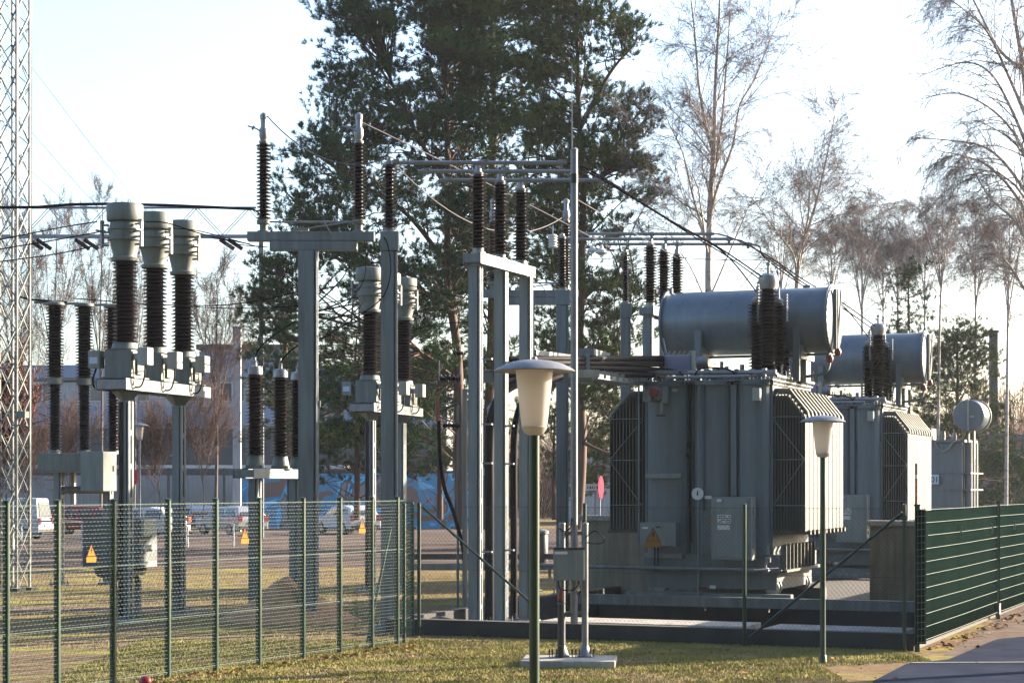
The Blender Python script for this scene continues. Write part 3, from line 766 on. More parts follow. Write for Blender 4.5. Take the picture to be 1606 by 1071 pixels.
bs3 = dup(bs2, Vector((PX(981, 44.2), 44.2, 0)), 'slim column with one thin insulator left of the far insulator trio', scale=(.8, .8, .965))

# ---- three column portal
def make_portal(loc, dirv, label, cw=.225):
    a_ = math.atan2(dirv.y, dirv.x)-R(90)
    t = thing('busbar_portal', label, 'busbar portal', loc, a_, 'three column busbar portals')
    L = .99
    for i in range(3):
        y = i*L
        put_col(t, (-.05, .02, .10)[i], y, cw, .13, .03, 6.36)
        b = MB(); b.box(-.28, .28, y-.28, y+.28, -.1, .03); b.build('footing', 'concrete', t)
        b = MB(); b.lathe([(.13, 6.57), (.13, 6.60), (.10, 6.61), (.10, 6.67)], (0.0, y, 0), 20); b.lathe([(.085, 7.96), (.095, 8.0), (.06, 8.02), (.055, 8.12)], (0.0, y, 0), 16)
        b.build('insulator_fittings', 'alu', t)
        b = MB(); b.lathe(sheds(6.67, 7.96, .10, .155, .050), (0.0, y, 0), 24); b.build('insulator', 'porcelain', t)
    b = MB()
    for s in (-1, 1): b.box(s*.16-.012, s*.16+.012, -.28, 2*L+.30, 6.37, 6.57)
    for y in (-.24, 0, .5, L, 1.5, 2*L, 2*L+.26): b.box(-.146, .146, y-.03, y+.03, 6.40, 6.55)
    b.build('head_beam', 'frame', t, .004)
    b = MB()
    for i in range(3):
        for z in (4.72, 3.58, 2.9, 1.35): b.cbox((.20, i*L-.05, z), (.18, .06, .03))
    b.build('cable_bracket', 'frame', t)
    return t
pd = Vector((TS, TC, 0))
po = Vector((PX(750, 33.6), 33.6, 0))
port = make_portal(po, pd, 'near portal of three grey columns carrying three brown insulators under the busbars')
port2 = dup(port, Vector((PX(1020, 43.6), 43.6, 0)), 'far portal of three columns and insulators left of the big oil conservator')

# ---- tubular busbars
for i, (pa, pb, py, Y) in enumerate(((607, 889, 255.5, 33.6), (655, 908, 269, 34.52), (690, 950, 283, 35.43))):
    b = MB(); z = PZ(py, Y); x0, x1 = PX(pa, Y), PX(pb, Y); b.tube([(x0, Y, z), (x1, Y, z)], .036, 12)
    c = MB()
    for x in (x0+.12, PX((757, 790, 822)[i], Y), x1-.1): c.lathe([(.05, -.05), (.05, .05)], (0, 0, 0), 12, Matrix.Translation((x, Y, z)) @ Matrix.Rotation(R(90), 4, 'Y')); c.cbox((x, Y, z-.05), (.06, .06, .08)); c.cbox((x+.05, Y-.03, z+.04), (.1, .03, .03))
    bbx = b.build('busbar', 'alu', None); tag(bbx, ['near busbar tube, the upper and longest one from the slotted column', 'near busbar tube, the middle one of the three', 'near busbar tube, the lowest one reaching past the slim mast'][i], 'busbar', 'near busbar tubes')
    c.build('clamps', 'alu', bbx)
for i, (pa, pb, py, Y) in enumerate(((905, 1120, 367, 43.6), (885, 1150, 375, 44.5), (935, 1180, 383, 45.45))):
    b = MB(); z = PZ(py, Y); x0, x1 = PX(pa, Y), PX(pb, Y); b.tube([(x0, Y, z), (x1, Y, z)], .036, 12)
    c = MB()
    for x in (x0+.12, PX((1022, 1044, 1062)[i], Y), x1-.1): c.lathe([(.05, -.05), (.05, .05)], (0, 0, 0), 12, Matrix.Translation((x, Y, z)) @ Matrix.Rotation(R(90), 4, 'Y')); c.cbox((x, Y, z-.06), (.06, .06, .10))
    bbx = b.build('busbar', 'alu', None); tag(bbx, ['far busbar tube, the upper one left of the birch trunk', 'far busbar tube, the middle one left of the birch trunk', 'far busbar tube, the lowest one ending right of the birch trunk'][i], 'busbar', 'far busbar tubes')
    c.build('clamps', 'alu', bbx)

# ---- circuit breaker at far left
cq = Vector((PX(86, 48.2), 48.2, 0))
cbk = thing('circuit_breaker', 'three pole circuit breaker with stacked brown insulators between the lattice mast and the left trio', 'circuit breaker', cq, R(-14))
dx = [0, .48, 1.0]
zz = lambda py: PZ(py, 48.6)
for i in range(3):
    x, y = i*.56, i*.5
    b = MB(); b.lathe(sheds(zz(593), zz(482), .155, .225, .06), (x, y, 0), 22); b.lathe(sheds(zz(706), zz(605), .125, .175, .06), (x, y, 0), 20); b.build('insulator', 'porcelain', cbk)
    b = MB(); b.lathe([(.15, zz(605)), (.20, zz(604)), (.20, zz(594)), (.15, zz(593))], (x, y, 0), 20); b.lathe([(.15, zz(482)), (.25, zz(481)), (.25, zz(477)), (.10, zz(475))], (x, y, 0), 20)
    b.lathe([(.17, zz(712)), (.16, zz(706))], (x, y, 0), 16); b.cbox((x-.35, y-.1, zz(598)), (.35, .06, .05)); b.cbox((x-.30, y, zz(476)), (.5, .08, .05)); b.build('flanges', 'ctpaint', cbk)
b = MB(); b.box(-.32, 1.05, -.30, .95, zz(740), zz(711)); b.build('gear_box', 'ctpaint', cbk, .02)
b = MB(); b.box(.93, 1.55, -.45, .3, zz(770), zz(709)); o = b.build('control_cabinet', 'box', cbk, .015)
b = MB(); b.cbox((1.563, .1, zz(735)), (.02, .05, .14)); b.build('handle', 'black', o)
b = MB(); b.tube([(.1, 0, zz(768)), (1.2, .6, zz(768))], .10, 10); b.build('tie_beam', 'steel', cbk)
for x, y in ((.12, 0), (1.12, .7)):
    put_col(cbk, x, y, .20, .2, .03, zz(741))
b = MB(); b.box(.28, .38, .3, .4, zz(790), zz(741)); b.build('drive_strut', 'lightbox', cbk)

# ---- voltage transformers with big sheds
vq = Vector((PX(400, 38), 38, 0)); vz = PZ(735, 38)
vf = thing('support_frame', 'low steel frame with pale beam under the three slim instrument insulators', 'support frame', vq, R(-17))
b = MB()
for s in (-1, 1): b.box(s*.22-.012, s*.22+.012, -.55, 2.55, vz-.19, vz)
for y in (-.5, 0, 1, 2, 2.6): b.box(-.205, .205, y-.03, y+.03, vz-.17, vz-.02)
b.build('beam', 'frame', vf, .004)
put_col(vf, 0, 0, .2, .2, .03, vz-.2); put_col(vf, 0, 2.0, .2, .2, .03, vz-.2)
vt = thing('surge_arrester', 'brown ribbed arrester on the low frame, leftmost of three left of the tall grey column', 'surge arrester', (vq.x, vq.y, vz), 0, 'arresters on the low frame')
b = MB(); b.lathe([(.24, 0), (.24, .02), (.19, .03), (.17, .12), (.14, .26), (.13, .27)], (0, 0, 0), 24)
for a_ in range(4): b.cbox((.2*math.cos(a_*1.57+.8), .2*math.sin(a_*1.57+.8), .04), (.06, .06, .06))
b.build('foot', 'ctpaint', vt)
b = MB(); b.lathe(sheds(.27, 1.86, .125, .20, .055), (0, 0, 0), 24); b.build('insulator', 'porcelain', vt)
b = MB(); b.lathe([(.13, 1.86), (.15, 1.87), (.15, 1.98), (.13, 2.03), (.04, 2.05), (.035, 2.12), (.05, 2.13), (.02, 2.16), (.015, 2.26)], (0, 0, 0), 20); b.cbox((.12, 0, 1.98), (.05, .1, .12)); b.cbox((-.12, 0, 1.98), (.05, .1, .12)); b.build('cap', 'alu', vt)
vt2 = dup(vt, Vector((PX(440, 39), 39.0, vz)), 'brown ribbed arrester on the low frame, middle one of three')
vt3 = dup(vt, Vector((PX(467, 40), 40.0, vz)), 'brown ribbed arrester on the low frame, half hidden behind the tall grey column')
# arrester beside the near portal
sa = thing('surge_arrester', 'dark arrester on a small pale bracket behind the first portal column', 'surge arrester', (PX(771, 36), 36, 0))
b = MB(); b.lathe(sheds(PZ(720, 36), PZ(650, 36), .07, .12, .05), (0, 0, 0), 20); b.build('insulator', 'porcelain', sa)
b = MB(); b.lathe([(.09, PZ(732, 36)), (.1, PZ(721, 36))], (0, 0, 0), 14); b.lathe([(.08, PZ(650, 36)), (.09, PZ(640, 36)), (.02, PZ(632, 36))], (0, 0, 0), 14); b.build('fittings', 'alu', sa)
b = MB(); b.box(-.18, .2, -.12, .12, PZ(745, 36), PZ(733, 36)); b.build('bracket', 'lightbox', sa)
b = MB(); b.beam((0, 0, 0), (0, 0, PZ(745, 36)), .14, .14); b.build('post', 'steel', sa)

# ---- earthing switch left of portal
ey = 36.5
es = thing('earthing_switch', 'small earthing switch with horizontal insulators and a hanging black hose left of the portal', 'switch', (PX(718, ey), ey, 0))
xz = lambda px, py: (PX(px, ey)-PX(718, ey), 0, PZ(py, ey))
b = MB(); b.tube([(0, 0, 0), xz(718, 632)], .022, 8); b.tube([xz(729, 985), xz(729, 610)], .05, 8); b.build('post', 'steel', es)
for y_, xa, xb in ((594, 690, 722), (554, 712, 730), (667, 694, 722), (640, 690, 722)):
    a_, c_ = Vector(xz(xa, y_)), Vector(xz(xb, y_)); n_ = 7
    b = MB()
    if y_ == 640: b.tube([a_+Vector((0, 0, -.06)), c_+Vector((0, 0, .10))], .022, 7); b.build('arm', 'black', es); continue
    b.lathe(sheds(0, (c_-a_).length, .035, .085, .06), (0, 0, 0), 16, rotm(c_-a_, a_)); b.build('insulator', 'porcelain', es)
for xa, y0_, y1_ in ((689, 565, 596), (722, 575, 600)):
    b = MB(); b.tube([xz(xa, y1_), xz(xa, y0_)], .016, 6); b.build('rod', 'lightbox', es)
b = MB(); b.tube([xz(686, 662), xz(686, 620)], .035, 8); b.build('contact', 'darkred', es)
b = MB(); b.tube(smooth_path([xz(688, 660), xz(690, 715), xz(697, 765), xz(712, 805), xz(726, 860), xz(729, 905)]), .038, 8); b.build('hose', 'cable', es)

# ---- cable bridge
ty = 36.6
tb = thing('cable_bridge', 'blue grey horizontal cable support beam running behind the near lamp to the transformer', 'cable bridge', (0, 0, 0))
b = MB(); b.box(PX(757, ty), PX(928, ty), ty-.1, ty+.1, PZ(600, ty), PZ(582, ty)); b.box(PX(757, ty), PX(928, ty), ty-.14, ty+.14, PZ(583, ty)+.002, PZ(580, ty)); b.build('beam', 'frame', tb, .005)
b = MB(); p0, p1 = P(928, 590, 36.4), P(1012, 603, 41.0); n_ = 9
b.beam(p0+Vector((.1, 0, 0)), p1+Vector((.1, 0, 0)), .04, .09); b.beam(p0-Vector((.42, 0, 0)), p1-Vector((.42, 0, 0)), .04, .09)
b.build('ladder_side', 'frame', tb)
b = MB()
for i in range(n_+1):
    q = p0.lerp(p1, i/n_); b.cbox((q.x-.15, q.y, q.z+.05), (.6, .09, .14))
b.build('cable_clamps', 'lightbox', tb)
b = MB(); b.beam((PX(920, 37.5), 37.5, PZ(552, 37.5)), (PX(945, 39.5), 39.5, PZ(559, 39.5)), .3, .13); b.beam((PX(830, 36.7), 36.7, PZ(553, 36.7)), (PX(893, 38.7), 38.7, PZ(562, 38.7)), .3, .1)
b.build('upper_rail', 'frame', tb, .004)
b = MB(); b.beam((PX(918, 37.5), 37.4, PZ(602, 37.5)), (PX(918, 37.5), 37.4, PZ(555, 37.5)), .16, .16); b.beam((PX(940, 39), 39, PZ(600, 39)), (PX(940, 39), 39, PZ(560, 39)), .12, .12); b.build('stub_post', 'frame', tb)
for i, (yy, ps) in enumerate(((0, [(768, 975, 34.9), (768, 820, 34.9), (768, 690, 34.9), (774, 645, 34.9), (790, 614, 35.0), (818, 598, 35.2), (850, 590, 35.6)]),
                     (.3, [(806, 970, 35.6), (806, 830, 35.6), (806, 700, 35.6), (812, 650, 35.6), (830, 612, 35.7), (862, 596, 36.0), (880, 590, 36.2)]))):
    b = MB(); b.tube(smooth_path([P(*q) for q in ps]), .09 if i == 0 else .07, 10)
    tag(b.build('power_cable', 'cable'), ['thick black cable bending down beside the first portal column', 'thick black cable bending down between the portal columns behind the lamp'][i], 'cable', 'bending power cables')
for i, (y0_, y1_) in enumerate(((563, 563), (570, 572), (577, 582), (586, 590))):
    b = MB(); b.tube(smooth_path([P(775, y0_+3, 36.0), P(830, y0_, 36.3), P(930, y0_, 37.6), P(1040, y1_-1, 40.3)]), .062, 9)
    tag(b.build('power_cable', 'cable'), f'straight black cable running to the transformer, {["topmost", "second from top", "second from bottom", "lowest"][i]} of the four', 'cable', 'straight power cables')

# ---- lattice mast at left edge
def lattice(name, label, loc, w_, H, rz, r_, m, pitch, cat='lattice mast'):
    t = thing(name, label, cat, loc, rz)
    h = w_/2
    for sx in (-1, 1):
        for sy in (-1, 1):
            b = MB(); b.beam((sx*h, sy*h, 0), (sx*h, sy*h, H), r_*2, r_*2); b.build('leg', m, t)
    for f_ in range(4):
        b = MB(); n = int(H/pitch); rot = Matrix.Rotation(f_*math.pi/2, 4, 'Z')
        for i in range(n):
            z0 = i*pitch
            for s in (-1, 1):
                p, q = rot @ Vector((-s*h, -h-.012*s, z0)), rot @ Vector((s*h, -h-.012*s, z0+pitch)); b.beam(p, q, .016, .026)
        b.build('bracing', m, t)
    b = MB()
    for sx in (-1, 1):
        for sy in (-1, 1): b.box(sx*h-.15, sx*h+.15, sy*h-.15, sy*h+.15, -.1, .06)
    b.build('foot', 'concdark', t)
    return t
lm = lattice('lattice_mast', 'slender grey lattice mast rising out of the picture at the left edge', (PX(23, 46), 46, 0), .50, 23, -TH, .024, 'steel', .77)
b = MB(); b.tube([(-.2, -.32, 0), (-.2, -.32, PZ(648, 46))], .05, 8); b.build('cable_duct', 'black', lm)
b = MB(); b.cbox((.38, -.2, PZ(651, 46)), (.26, .16, .15)); b.cbox((.3, -.2, PZ(667, 46)), (.40, .05, .04)); b.build('lamp_box', 'ctpaint', lm)
lm2 = lattice('lattice_tower', 'wide pale lattice tower leg with diagonal braces cut off by the left edge', (PX(-28, 60), 60, 0), 2.2, 24, -.2, .04, 'steel', 1.9)

# ================================================================== BIG TRANSFORMERS
O1 = Vector((4.04, 39.5, 0))
def loc_a(px, b_=0.0):
    k_ = (px-CX)/F; return (k_*(O1.y+b_*TC)-O1.x-b_*TS)/(TC+k_*TS)
def lz(py, a_=0.0, b_=0.0):
    Y = O1.y-a_*TS+b_*TC; return CAMH+(HY-py)*Y/F
def make_transformer(loc, label):
    t = thing('power_transformer', label, 'transformer', loc, -TH, 'large oil transformers')
    xl, xr = loc_a(1013), loc_a(1212); D = 3.0
    zt = lz(601); zl = lz(868); zb = lz(930)
    # tank with three swelling bays
    poly = [(xl, D), (xl, .0)]
    seams = [xl, loc_a(1087), loc_a(1153), xr]
    for i in range(3):
        x0, x1 = seams[i]+.05, seams[i+1]-.05
        for k_ in range(13):
            a_ = math.pi*k_/12; poly.append(((x0+x1)/2-(x1-x0)/2*math.cos(a_), -.22*math.sin(a_)**.8))
    poly += [(xr, 0), (xr, D)]; poly.reverse()
    b = MB(); b.prism(poly, zl, zt-.05); b.build('tank', 'tank', t)
    b = MB(); b.prism([(x*1.0+(.04 if x > 0 else -.04), y-.09 if y < 1 else y+.05) for x, y in poly], zt-.05, zt+.02)
    b.box(xl-.05, xr+.08, -.30, D+.1, zt+.021, zt+.05)
    for i in range(34):
        x = xl+.03+(xr-xl-.05)*i/33; b.tube([(x, -.25, zt-.02), (x, -.25, zt+.10)], .018, 6)
    for i in range(30): b.tube([(xr+.06, -.2+i*.105, zt-.02), (xr+.06, -.2+i*.105, zt+.11)], .016, 6)
    b.build('cover_flange', 'tank', t)
    # lower tank
    b = MB(); b.box(xl, xr+.18, -.12, D, lz(893)+.03, zl-.002); b.box(xl-.04, xr+.24, -.22, D+.1, lz(895), lz(893)+.028); b.box(xl+.05, xr+.1, -.05, D-.1, zb+.10, lz(895)-.002)
    b.build('lower_tank', 'tank', t, .008)
    b = MB()
    for i in range(9): b.box(xr+.182, xr+.30, -.05+i*.30, -.02+i*.30, lz(893)+.03, lz(852))
    b.box(xr+.181, xr+.34, -.15, 2.9, lz(893)-.02, lz(893)+.028)
    b.build('side_ribs', 'fin', t)
    # skid, rollers
    b = MB(); b.box(xl-.35, xr+.45, -.30, -.08, .06, .31); b.box(xl-.35, xr+.45, D-.4, D-.2, .06, .31)
    b.box(xl-1.5, xr+1.9, -.55, -.42, .06, .20)
    b.build('rail_beam', 'steel', t, .006)
    b = MB()
    for x in (xl+.3, xr-.02):
        for y in (.1, D-.5): b.lathe([(.15, -.05), (.18, -.045), (.18, .0), (.15, .01), (.15, .10)], (0, 0, 0), 20, Matrix.Translation((x, y, .44)) @ Matrix.Rotation(R(90), 4, 'X'))
    b.build('roller', 'alu', t)
    # vertical ribs and pipes on the front
    b = MB(); b.box(loc_a(1150), loc_a(1159), -.20, -.02, lz(778), zt-.055); b.box(loc_a(1107)-.02, loc_a(1107)+.03, -.24, -.0, lz(800), zt-.055)
    b.box(xl, xl+.05, -.05, .0, zl, zt-.055)
    b.build('vertical_rib', 'tank', t)
    b = MB(); b.tube([(loc_a(1085), -.12, lz(850)), (loc_a(1085), -.12, zt+.05)], .030, 8); b.tube([(loc_a(1083), -.14, lz(703)), (loc_a(1083), -.14, lz(693))], .05, 8)
    b.tube([(loc_a(1083), -.14, lz(716)), (loc_a(1083), -.14, lz(710))], .05, 8); b.build('cable_run', 'cable', t)
    b = MB(); b.tube([(loc_a(1104), -.36, .02), (loc_a(1104), -.36, lz(605))], .030, 10); b.build('drain_pipe', 'frame', t)
    b = MB(); x = loc_a(1103); b.lathe([(.0, .0), (.118, .0), (.125, .02), (.125, .05)], (0, 0, 0), 28, Matrix.Translation((x, -.36, lz(774))) @ Matrix.Rotation(R(90), 4, 'X')); o = b.build('dial_gauge', 'white', t)
    b = MB(); b.beam((x, -.415, lz(774)), (x+.01, -.415, lz(769)), .02, .018); b.lathe([(.02, 0), (.02, .003)], (0, 0, 0), 10, Matrix.Translation((x, -.411, lz(775))) @ Matrix.Rotation(R(90), 4, 'X')); b.build('needle', 'ink', o)
    b = MB(); b.box(x+.13, x+.27, -.33, -.32, lz(782), lz(777)); b.box(loc_a(1121), loc_a(1130), -.36, -.35, lz(921), lz(916)); b.build('small_plate', 'white', t)
    b = MB(); b.tube([(loc_a(1106), -.38, lz(919)), (loc_a(1117), -.38, lz(919))], .03, 8); b.build('red_valve', 'darkred', t)
    b = MB(); b.tube([(loc_a(1012), -.42, lz(852)), (loc_a(1012), -.42, lz(583)), (loc_a(1088), -.42, lz(582.5)), (loc_a(1088), -.42, lz(600))], .022, 8)
    b.tube([(loc_a(1012), -.42, lz(583)), (loc_a(1012), .6, lz(583))], .022, 8); b.build('guard_rail', 'frame', t)
    b = MB(); b.box(loc_a(1019), loc_a(1075), -.30, -.20, lz(750), lz(742)); b.box(loc_a(1016), loc_a(1076), -.26, -.14, lz(875), lz(868)); b.build('bracket_plate', 'box', t, .005)
    # boxes
    b = MB(); b.box(loc_a(1015), loc_a(1071), -.48, -.23, lz(856), lz(819)); o = b.build('junction_box', 'box', t, .012)
    b = MB(); b.box(loc_a(1019), loc_a(1028), -.487, -.482, lz(829), lz(826)); b.build('plate', 'white', o)
    b = MB(); b.box(loc_a(1040), loc_a(1047), -.487, -.482, lz(827), lz(825)); b.build('badge', 'ink', o)
    b = MB(); b.tube([(loc_a(1036), -.38, lz(856)), (loc_a(1036), -.38, lz(895))], .016, 6); b.tube([(loc_a(1041), -.38, lz(856)), (loc_a(1041), -.38, lz(895))], .016, 6); b.build('conduit', 'cable', o)
    wsn = bpy.data.objects.new('warning_plate', None); col.objects.link(wsn); wsn.parent = t; wsn.location = (loc_a(1036), -.486, lz(848))
    warn(wsn, 1.0)
    b = MB(); b.box(loc_a(1129), loc_a(1191), -.62, -.24, lz(876), lz(779)); o = b.build('control_cabinet', 'box', t, .02)
    b = MB(); z0_, z1_ = lz(862), lz(798); x0, x1 = loc_a(1133), loc_a(1186)
    b.box(x0, x1, -.632, -.622, lz(871), lz(784)); b.build('door', 'box', o, .008)
    b = MB()
    for z in (lz(802), lz(855)):
        b.tube([(loc_a(1191)+.02, -.5, z-.05), (loc_a(1191)+.02, -.5, z+.05)], .018, 8); b.tube([(loc_a(1129)-.02, -.5, z-.05), (loc_a(1129)-.02, -.5, z+.05)], .018, 8)
    b.build('hinge', 'alu', o)
    b = MB(); b.box(loc_a(1139), loc_a(1160), -.638, -.634, lz(819), lz(806)); p_ = b.build('plate', 'white', o)
    b = MB(); b.box(loc_a(1139), loc_a(1158), -.638, -.634, lz(829), lz(822)); b.build('plate', 'white', o)
    b = MB(); b.box(loc_a(1138), loc_a(1145), -.638, -.634, lz(786), lz(782)); b.build('plate', 'white', o)
    b = MB()
    for j in range(4):
        for k_ in range(5):
            if (j*5+k_) % 7 == 3: continue
            xx = loc_a(1140.5+k_*3.9); zz_ = lz(808.2+j*2.9); b.box(xx, xx+.035+.01*((j+k_) % 2), -.642, -.6385, zz_-.010, zz_+.010)
    b.build('lettering', 'ink', p_)
    b = MB(); b.cbox((loc_a(1126), -.5, lz(816)), (.05, .06, .12)); b.build('cabinet_lock', 'yellow', o)
    # hose/pipe along the foot
    b = MB(); b.tube([(loc_a(800), -.9, lz(888)), (loc_a(1198), -.7, lz(890))], .035, 8)
    b.build('foot_pipe', 'steel', t)
    b = MB(); b.tube([(loc_a(1198), -.7, lz(890)), (loc_a(1210), -.55, lz(889)), (xr+.2, -.3, lz(888))], .02, 7); b.tube(smooth_path([(loc_a(1209), -.4, lz(890)), (loc_a(1209), -.42, lz(882)), (loc_a(1212), -.4, lz(877))]), .03, 8)
    b.lathe([(.06, -.05), (.06, .05)], (loc_a(1213), -.42, lz(875)), 12); b.lathe([(.05, -.05), (.07, 0), (.05, .05)], (loc_a(1210), -.42, lz(891)), 12); b.build('valve', 'alu', t)
    # relay box with red knob on the upper left
    b = MB(); b.box(loc_a(1020), loc_a(1033), -.5, -.26, lz(630), lz(612)); b.box(loc_a(1048), loc_a(1056), -.42, -.26, lz(632), lz(606)); b.lathe([(.03, 0), (.03, .25)], (loc_a(1047), -.4, lz(648)), 10); b.build('relay_housing', 'box', t, .01)
    b = MB(); b.lathe([(.15, 0), (.155, .08), (.12, .1)], (0, 0, 0), 24, Matrix.Translation((loc_a(1038.5), -.35, lz(617))) @ Matrix.Rotation(R(90), 4, 'X')); b.build('relay_ring', 'ctpaint', t)
    b = MB(); b.lathe([(.10, 0), (.105, .09), (.085, .12), (.0, .125)], (0, 0, 0), 24, Matrix.Translation((loc_a(1037.5), -.45, lz(615.5))) @ Matrix.Rotation(R(90), 4, 'X')); b.build('red_cap', 'darkred', t)
    b = MB(); b.cbox((loc_a(1047), -.42, lz(652)), (.2, .06, .03)); b.build('handle', 'black', t)
    b = MB(); b.box(loc_a(1187), loc_a(1199), -.36, -.24, lz(631), lz(611)); b.box(loc_a(1060), loc_a(1068), -.28, -.24, lz(614), lz(610)); b.build('small_box', 'lightbox', t, .006)
    # radiators: each a stack of plates hanging from a header with a slanted shoulder
    def radiator(side, yc, wy):
        b = MB(); n = 11
        if side > 0: x0, x1 = loc_a(1215), loc_a(1262)
        else: x0, x1 = loc_a(1007), loc_a(956)
        zb_ = lz(832); z_in = lz(620); z_out = lz(652)
        for i in range(n):
            f_ = i/(n-1); x = x0+(x1-x0)*f_
            z_ = z_in if f_ < .45 else z_in+(z_out-z_in)*((f_-.45)/.55)**1.1
            for s in (-1,):       # plate with rounded edges
                b.box(x-.009, x+.009, yc-wy/2+.02, yc+wy/2-.02, zb_, z_)
            b.tube([(x, yc-wy/2+.02, zb_), (x, yc-wy/2+.02, z_)], .0095, 5); b.tube([(x, yc+wy/2-.02, zb_), (x, yc+wy/2-.02, z_)], .0135, 6)
        sg = 1 if side > 0 else -1
        for yy in (yc,):
            b.tube([(x0-sg*.12, yy, z_in+.08), (x0+(x1-x0)*.42, yy, z_in+.08), (x1, yy, z_out+.05), (x1+sg*.02, yy, z_out-.06)], .052, 9)
        b.tube([(x0-sg*.12, yc, zb_-.02), (x1+sg*.06, yc, zb_-.02)], .04, 8)
        b.lathe([(.05, -.03), (.05, .03)], (0, 0, 0), 10, Matrix.Translation((x1+sg*.06, yc, zb_-.02)) @ Matrix.Rotation(R(90), 4, 'Y'))
        return b
    nr = 10; Lb = 3.45
    for side in (1, -1):
        for i in range(nr):
            wy = Lb/nr; b = radiator(side, (i+.5)*wy, wy*.88)
            b.build('radiator', 'fin', t)
        b = MB()
        x0, x1 = (loc_a(1213), loc_a(1262)) if side > 0 else (loc_a(1007), loc_a(956))
        yf = -.01
        zs = [lz(655), lz(721), lz(792)]
        for z in zs: b.beam((x0, yf, z), (x1, yf, z), .008, .016)
        b.beam((x0, yf-.012, zs[0]-.05), (x1, yf-.012, zs[1]), .008, .014); b.beam((x1, yf-.012, zs[1]), (x0, yf-.012, zs[2]), .008, .014)
        b.build('tie_bars', 'frame', t)
    b = MB()
    for side in (1, -1):
        x0 = (xr+.02) if side > 0 else (xl-.02); x1 = loc_a(1216) if side > 0 else loc_a(1006)
        for i in range(nr):
            for z in (lz(618), lz(834)): b.tube([(x0-.05*side, (i+.5)*Lb/nr*.9, z), (x1, (i+.5)*Lb/nr, z)], .05, 8)
    b.build('header_stubs', 'tank', t)
    # conservator
    bz = 1.9
    ca, cb_ = loc_a(1049, bz), loc_a(1306, bz); Yc = O1.y+bz*TC-1.5*TS*0; czc = lz(504, 1.0, bz); cr = .69
    mx = Matrix.Translation((ca, bz, czc)) @ Matrix.Rotation(R(90), 4, 'Y'); Lc = cb_-ca
    b = MB(); b.lathe([(cr-.12, -.05), (cr-.03, -.02), (cr, .02), (cr, Lc-.02), (cr-.01, Lc)], (0, 0, 0), 56, mx); b.build('conservator', 'conservator', t)
    b = MB(); b.lathe([(cr+.0, 0), (cr+.05, 0), (cr+.05, .04), (cr, .04)], (0, 0, 0), 48, mx); o = b.build('end_ring', 'conservator', t)
    b = MB(); b.lathe([(cr, Lc-.03), (cr+.055, Lc-.03), (cr+.055, Lc+.01), (cr+.03, Lc+.012), (cr+.03, Lc+.04), (cr+.0, Lc+.045), (cr-.12, Lc+.07), (.0, Lc+.10)], (0, 0, 0), 48, mx)
    for k_ in range(28):
        a_ = 2*math.pi*k_/28; p_ = mx @ Vector((math.cos(a_)*(cr+.015), math.sin(a_)*(cr+.015), Lc-.06)); q_ = mx @ Vector((math.cos(a_)*(cr+.015), math.sin(a_)*(cr+.015), Lc+.05)); b.tube([p_, q_], .016, 6)
    b.build('end_cover', 'conservator', t)
    b = MB()
    for dxx in (.16, .30): b.box(cb_+.08, cb_+.15, bz-.45+dxx, bz-.42+dxx, czc-.65, czc+.62)
    b.tube([(cb_+.13, bz-.1, czc-.6), (cb_+.2, bz-.1, czc+.6)], .02, 8); b.build('level_gauge', 'box', t)
    b = MB(); b.cbox((ca+.05, bz, czc+cr+.04), (.07, .08, .14)); b.cbox((cb_-.02, bz, czc+cr+.04), (.07, .08, .16)); b.cbox((cb_-.55, bz, czc+cr+.03), (.16, .1, .05)); b.build('lifting_lug', 'conservator', t)
    for px in (1097, 1251):
        a_ = loc_a(px, bz-.6); b = MB(); b.box(a_-.07, a_+.07, bz-.74, bz-.66, zt+.07, czc-.20); b.box(a_-.09, a_+.09, bz-.66, bz+.5, czc-.85, czc-.55); b.box(a_-.06, a_+.06, bz-.1, bz+.3, zt+.07, czc-.6); b.build('conservator_leg', 'frame', t, .004)
    # oil pipe below conservator end
    b = MB(); x = cb_-.02; b.tube(smooth_path([(x, bz-.2, czc-cr-.02), (x, bz-.25, czc-cr-.30), (x-.1, bz-.3, czc-cr-.46), (x-.5, bz-.3, czc-cr-.52), (x-1.2, bz-.3, czc-cr-.55)]), .035, 8); b.tube([(ca+.1, bz-.3, czc-cr-.06), (cb_, bz-.3, czc-cr-.06)], .03, 8); b.build('oil_pipe', 'ctpaint', t)
    b = MB(); b.lathe([(.06, -.08), (.09, 0), (.06, .08)], (x, bz-.22, czc-cr-.15), 12); b.lathe([(.05, -.08), (.08, 0), (.05, .08)], (x+.18, bz-.22, czc-cr-.02), 12); b.build('pipe_valve', 'darkred', t)
    # bushings
    def bushing(px, b_, py_top, rs, rc, cap=True, name='bushing'):
        a_ = loc_a(px, b_); z0_ = zt+.07; z1_ = CAMH+(HY-py_top)*(O1.y-a_*TS+b_*TC)/F
        e = MB(); e.lathe([(rs*1.25, 0), (rs*1.25, .04), (rs*1.0, .045), (rs*.95, .08), (rs*1.15, .085), (rs*1.15, .12), (rc, .13)], (a_, b_, z0_), 22)
        e.build('bushing_flange', 'alu', t)
        e = MB(); e.lathe(sheds(z0_+.13, z1_-(.30 if cap else .12), rc, rs, .056), (a_, b_, 0), 24); o_ = e.build(name, 'porcelain', t)
        e = MB()
        if cap: e.lathe([(rc*.9, z1_-.30), (rs*.85, z1_-.28), (rs*.9, z1_-.20), (rs*1.02, z1_-.12), (rs*.95, z1_-.02), (rs*.55, z1_+.03), (.03, z1_+.04), (.025, z1_+.20), (.05, z1_+.21), (.05, z1_+.26), (.0, z1_+.27)], (a_, b_, 0), 22)
        else: e.lathe([(rc*.9, z1_-.12), (rc*1.0, z1_-.09), (rc, z1_-.03), (.03, z1_), (.02, z1_+.22)], (a_, b_, 0), 16)
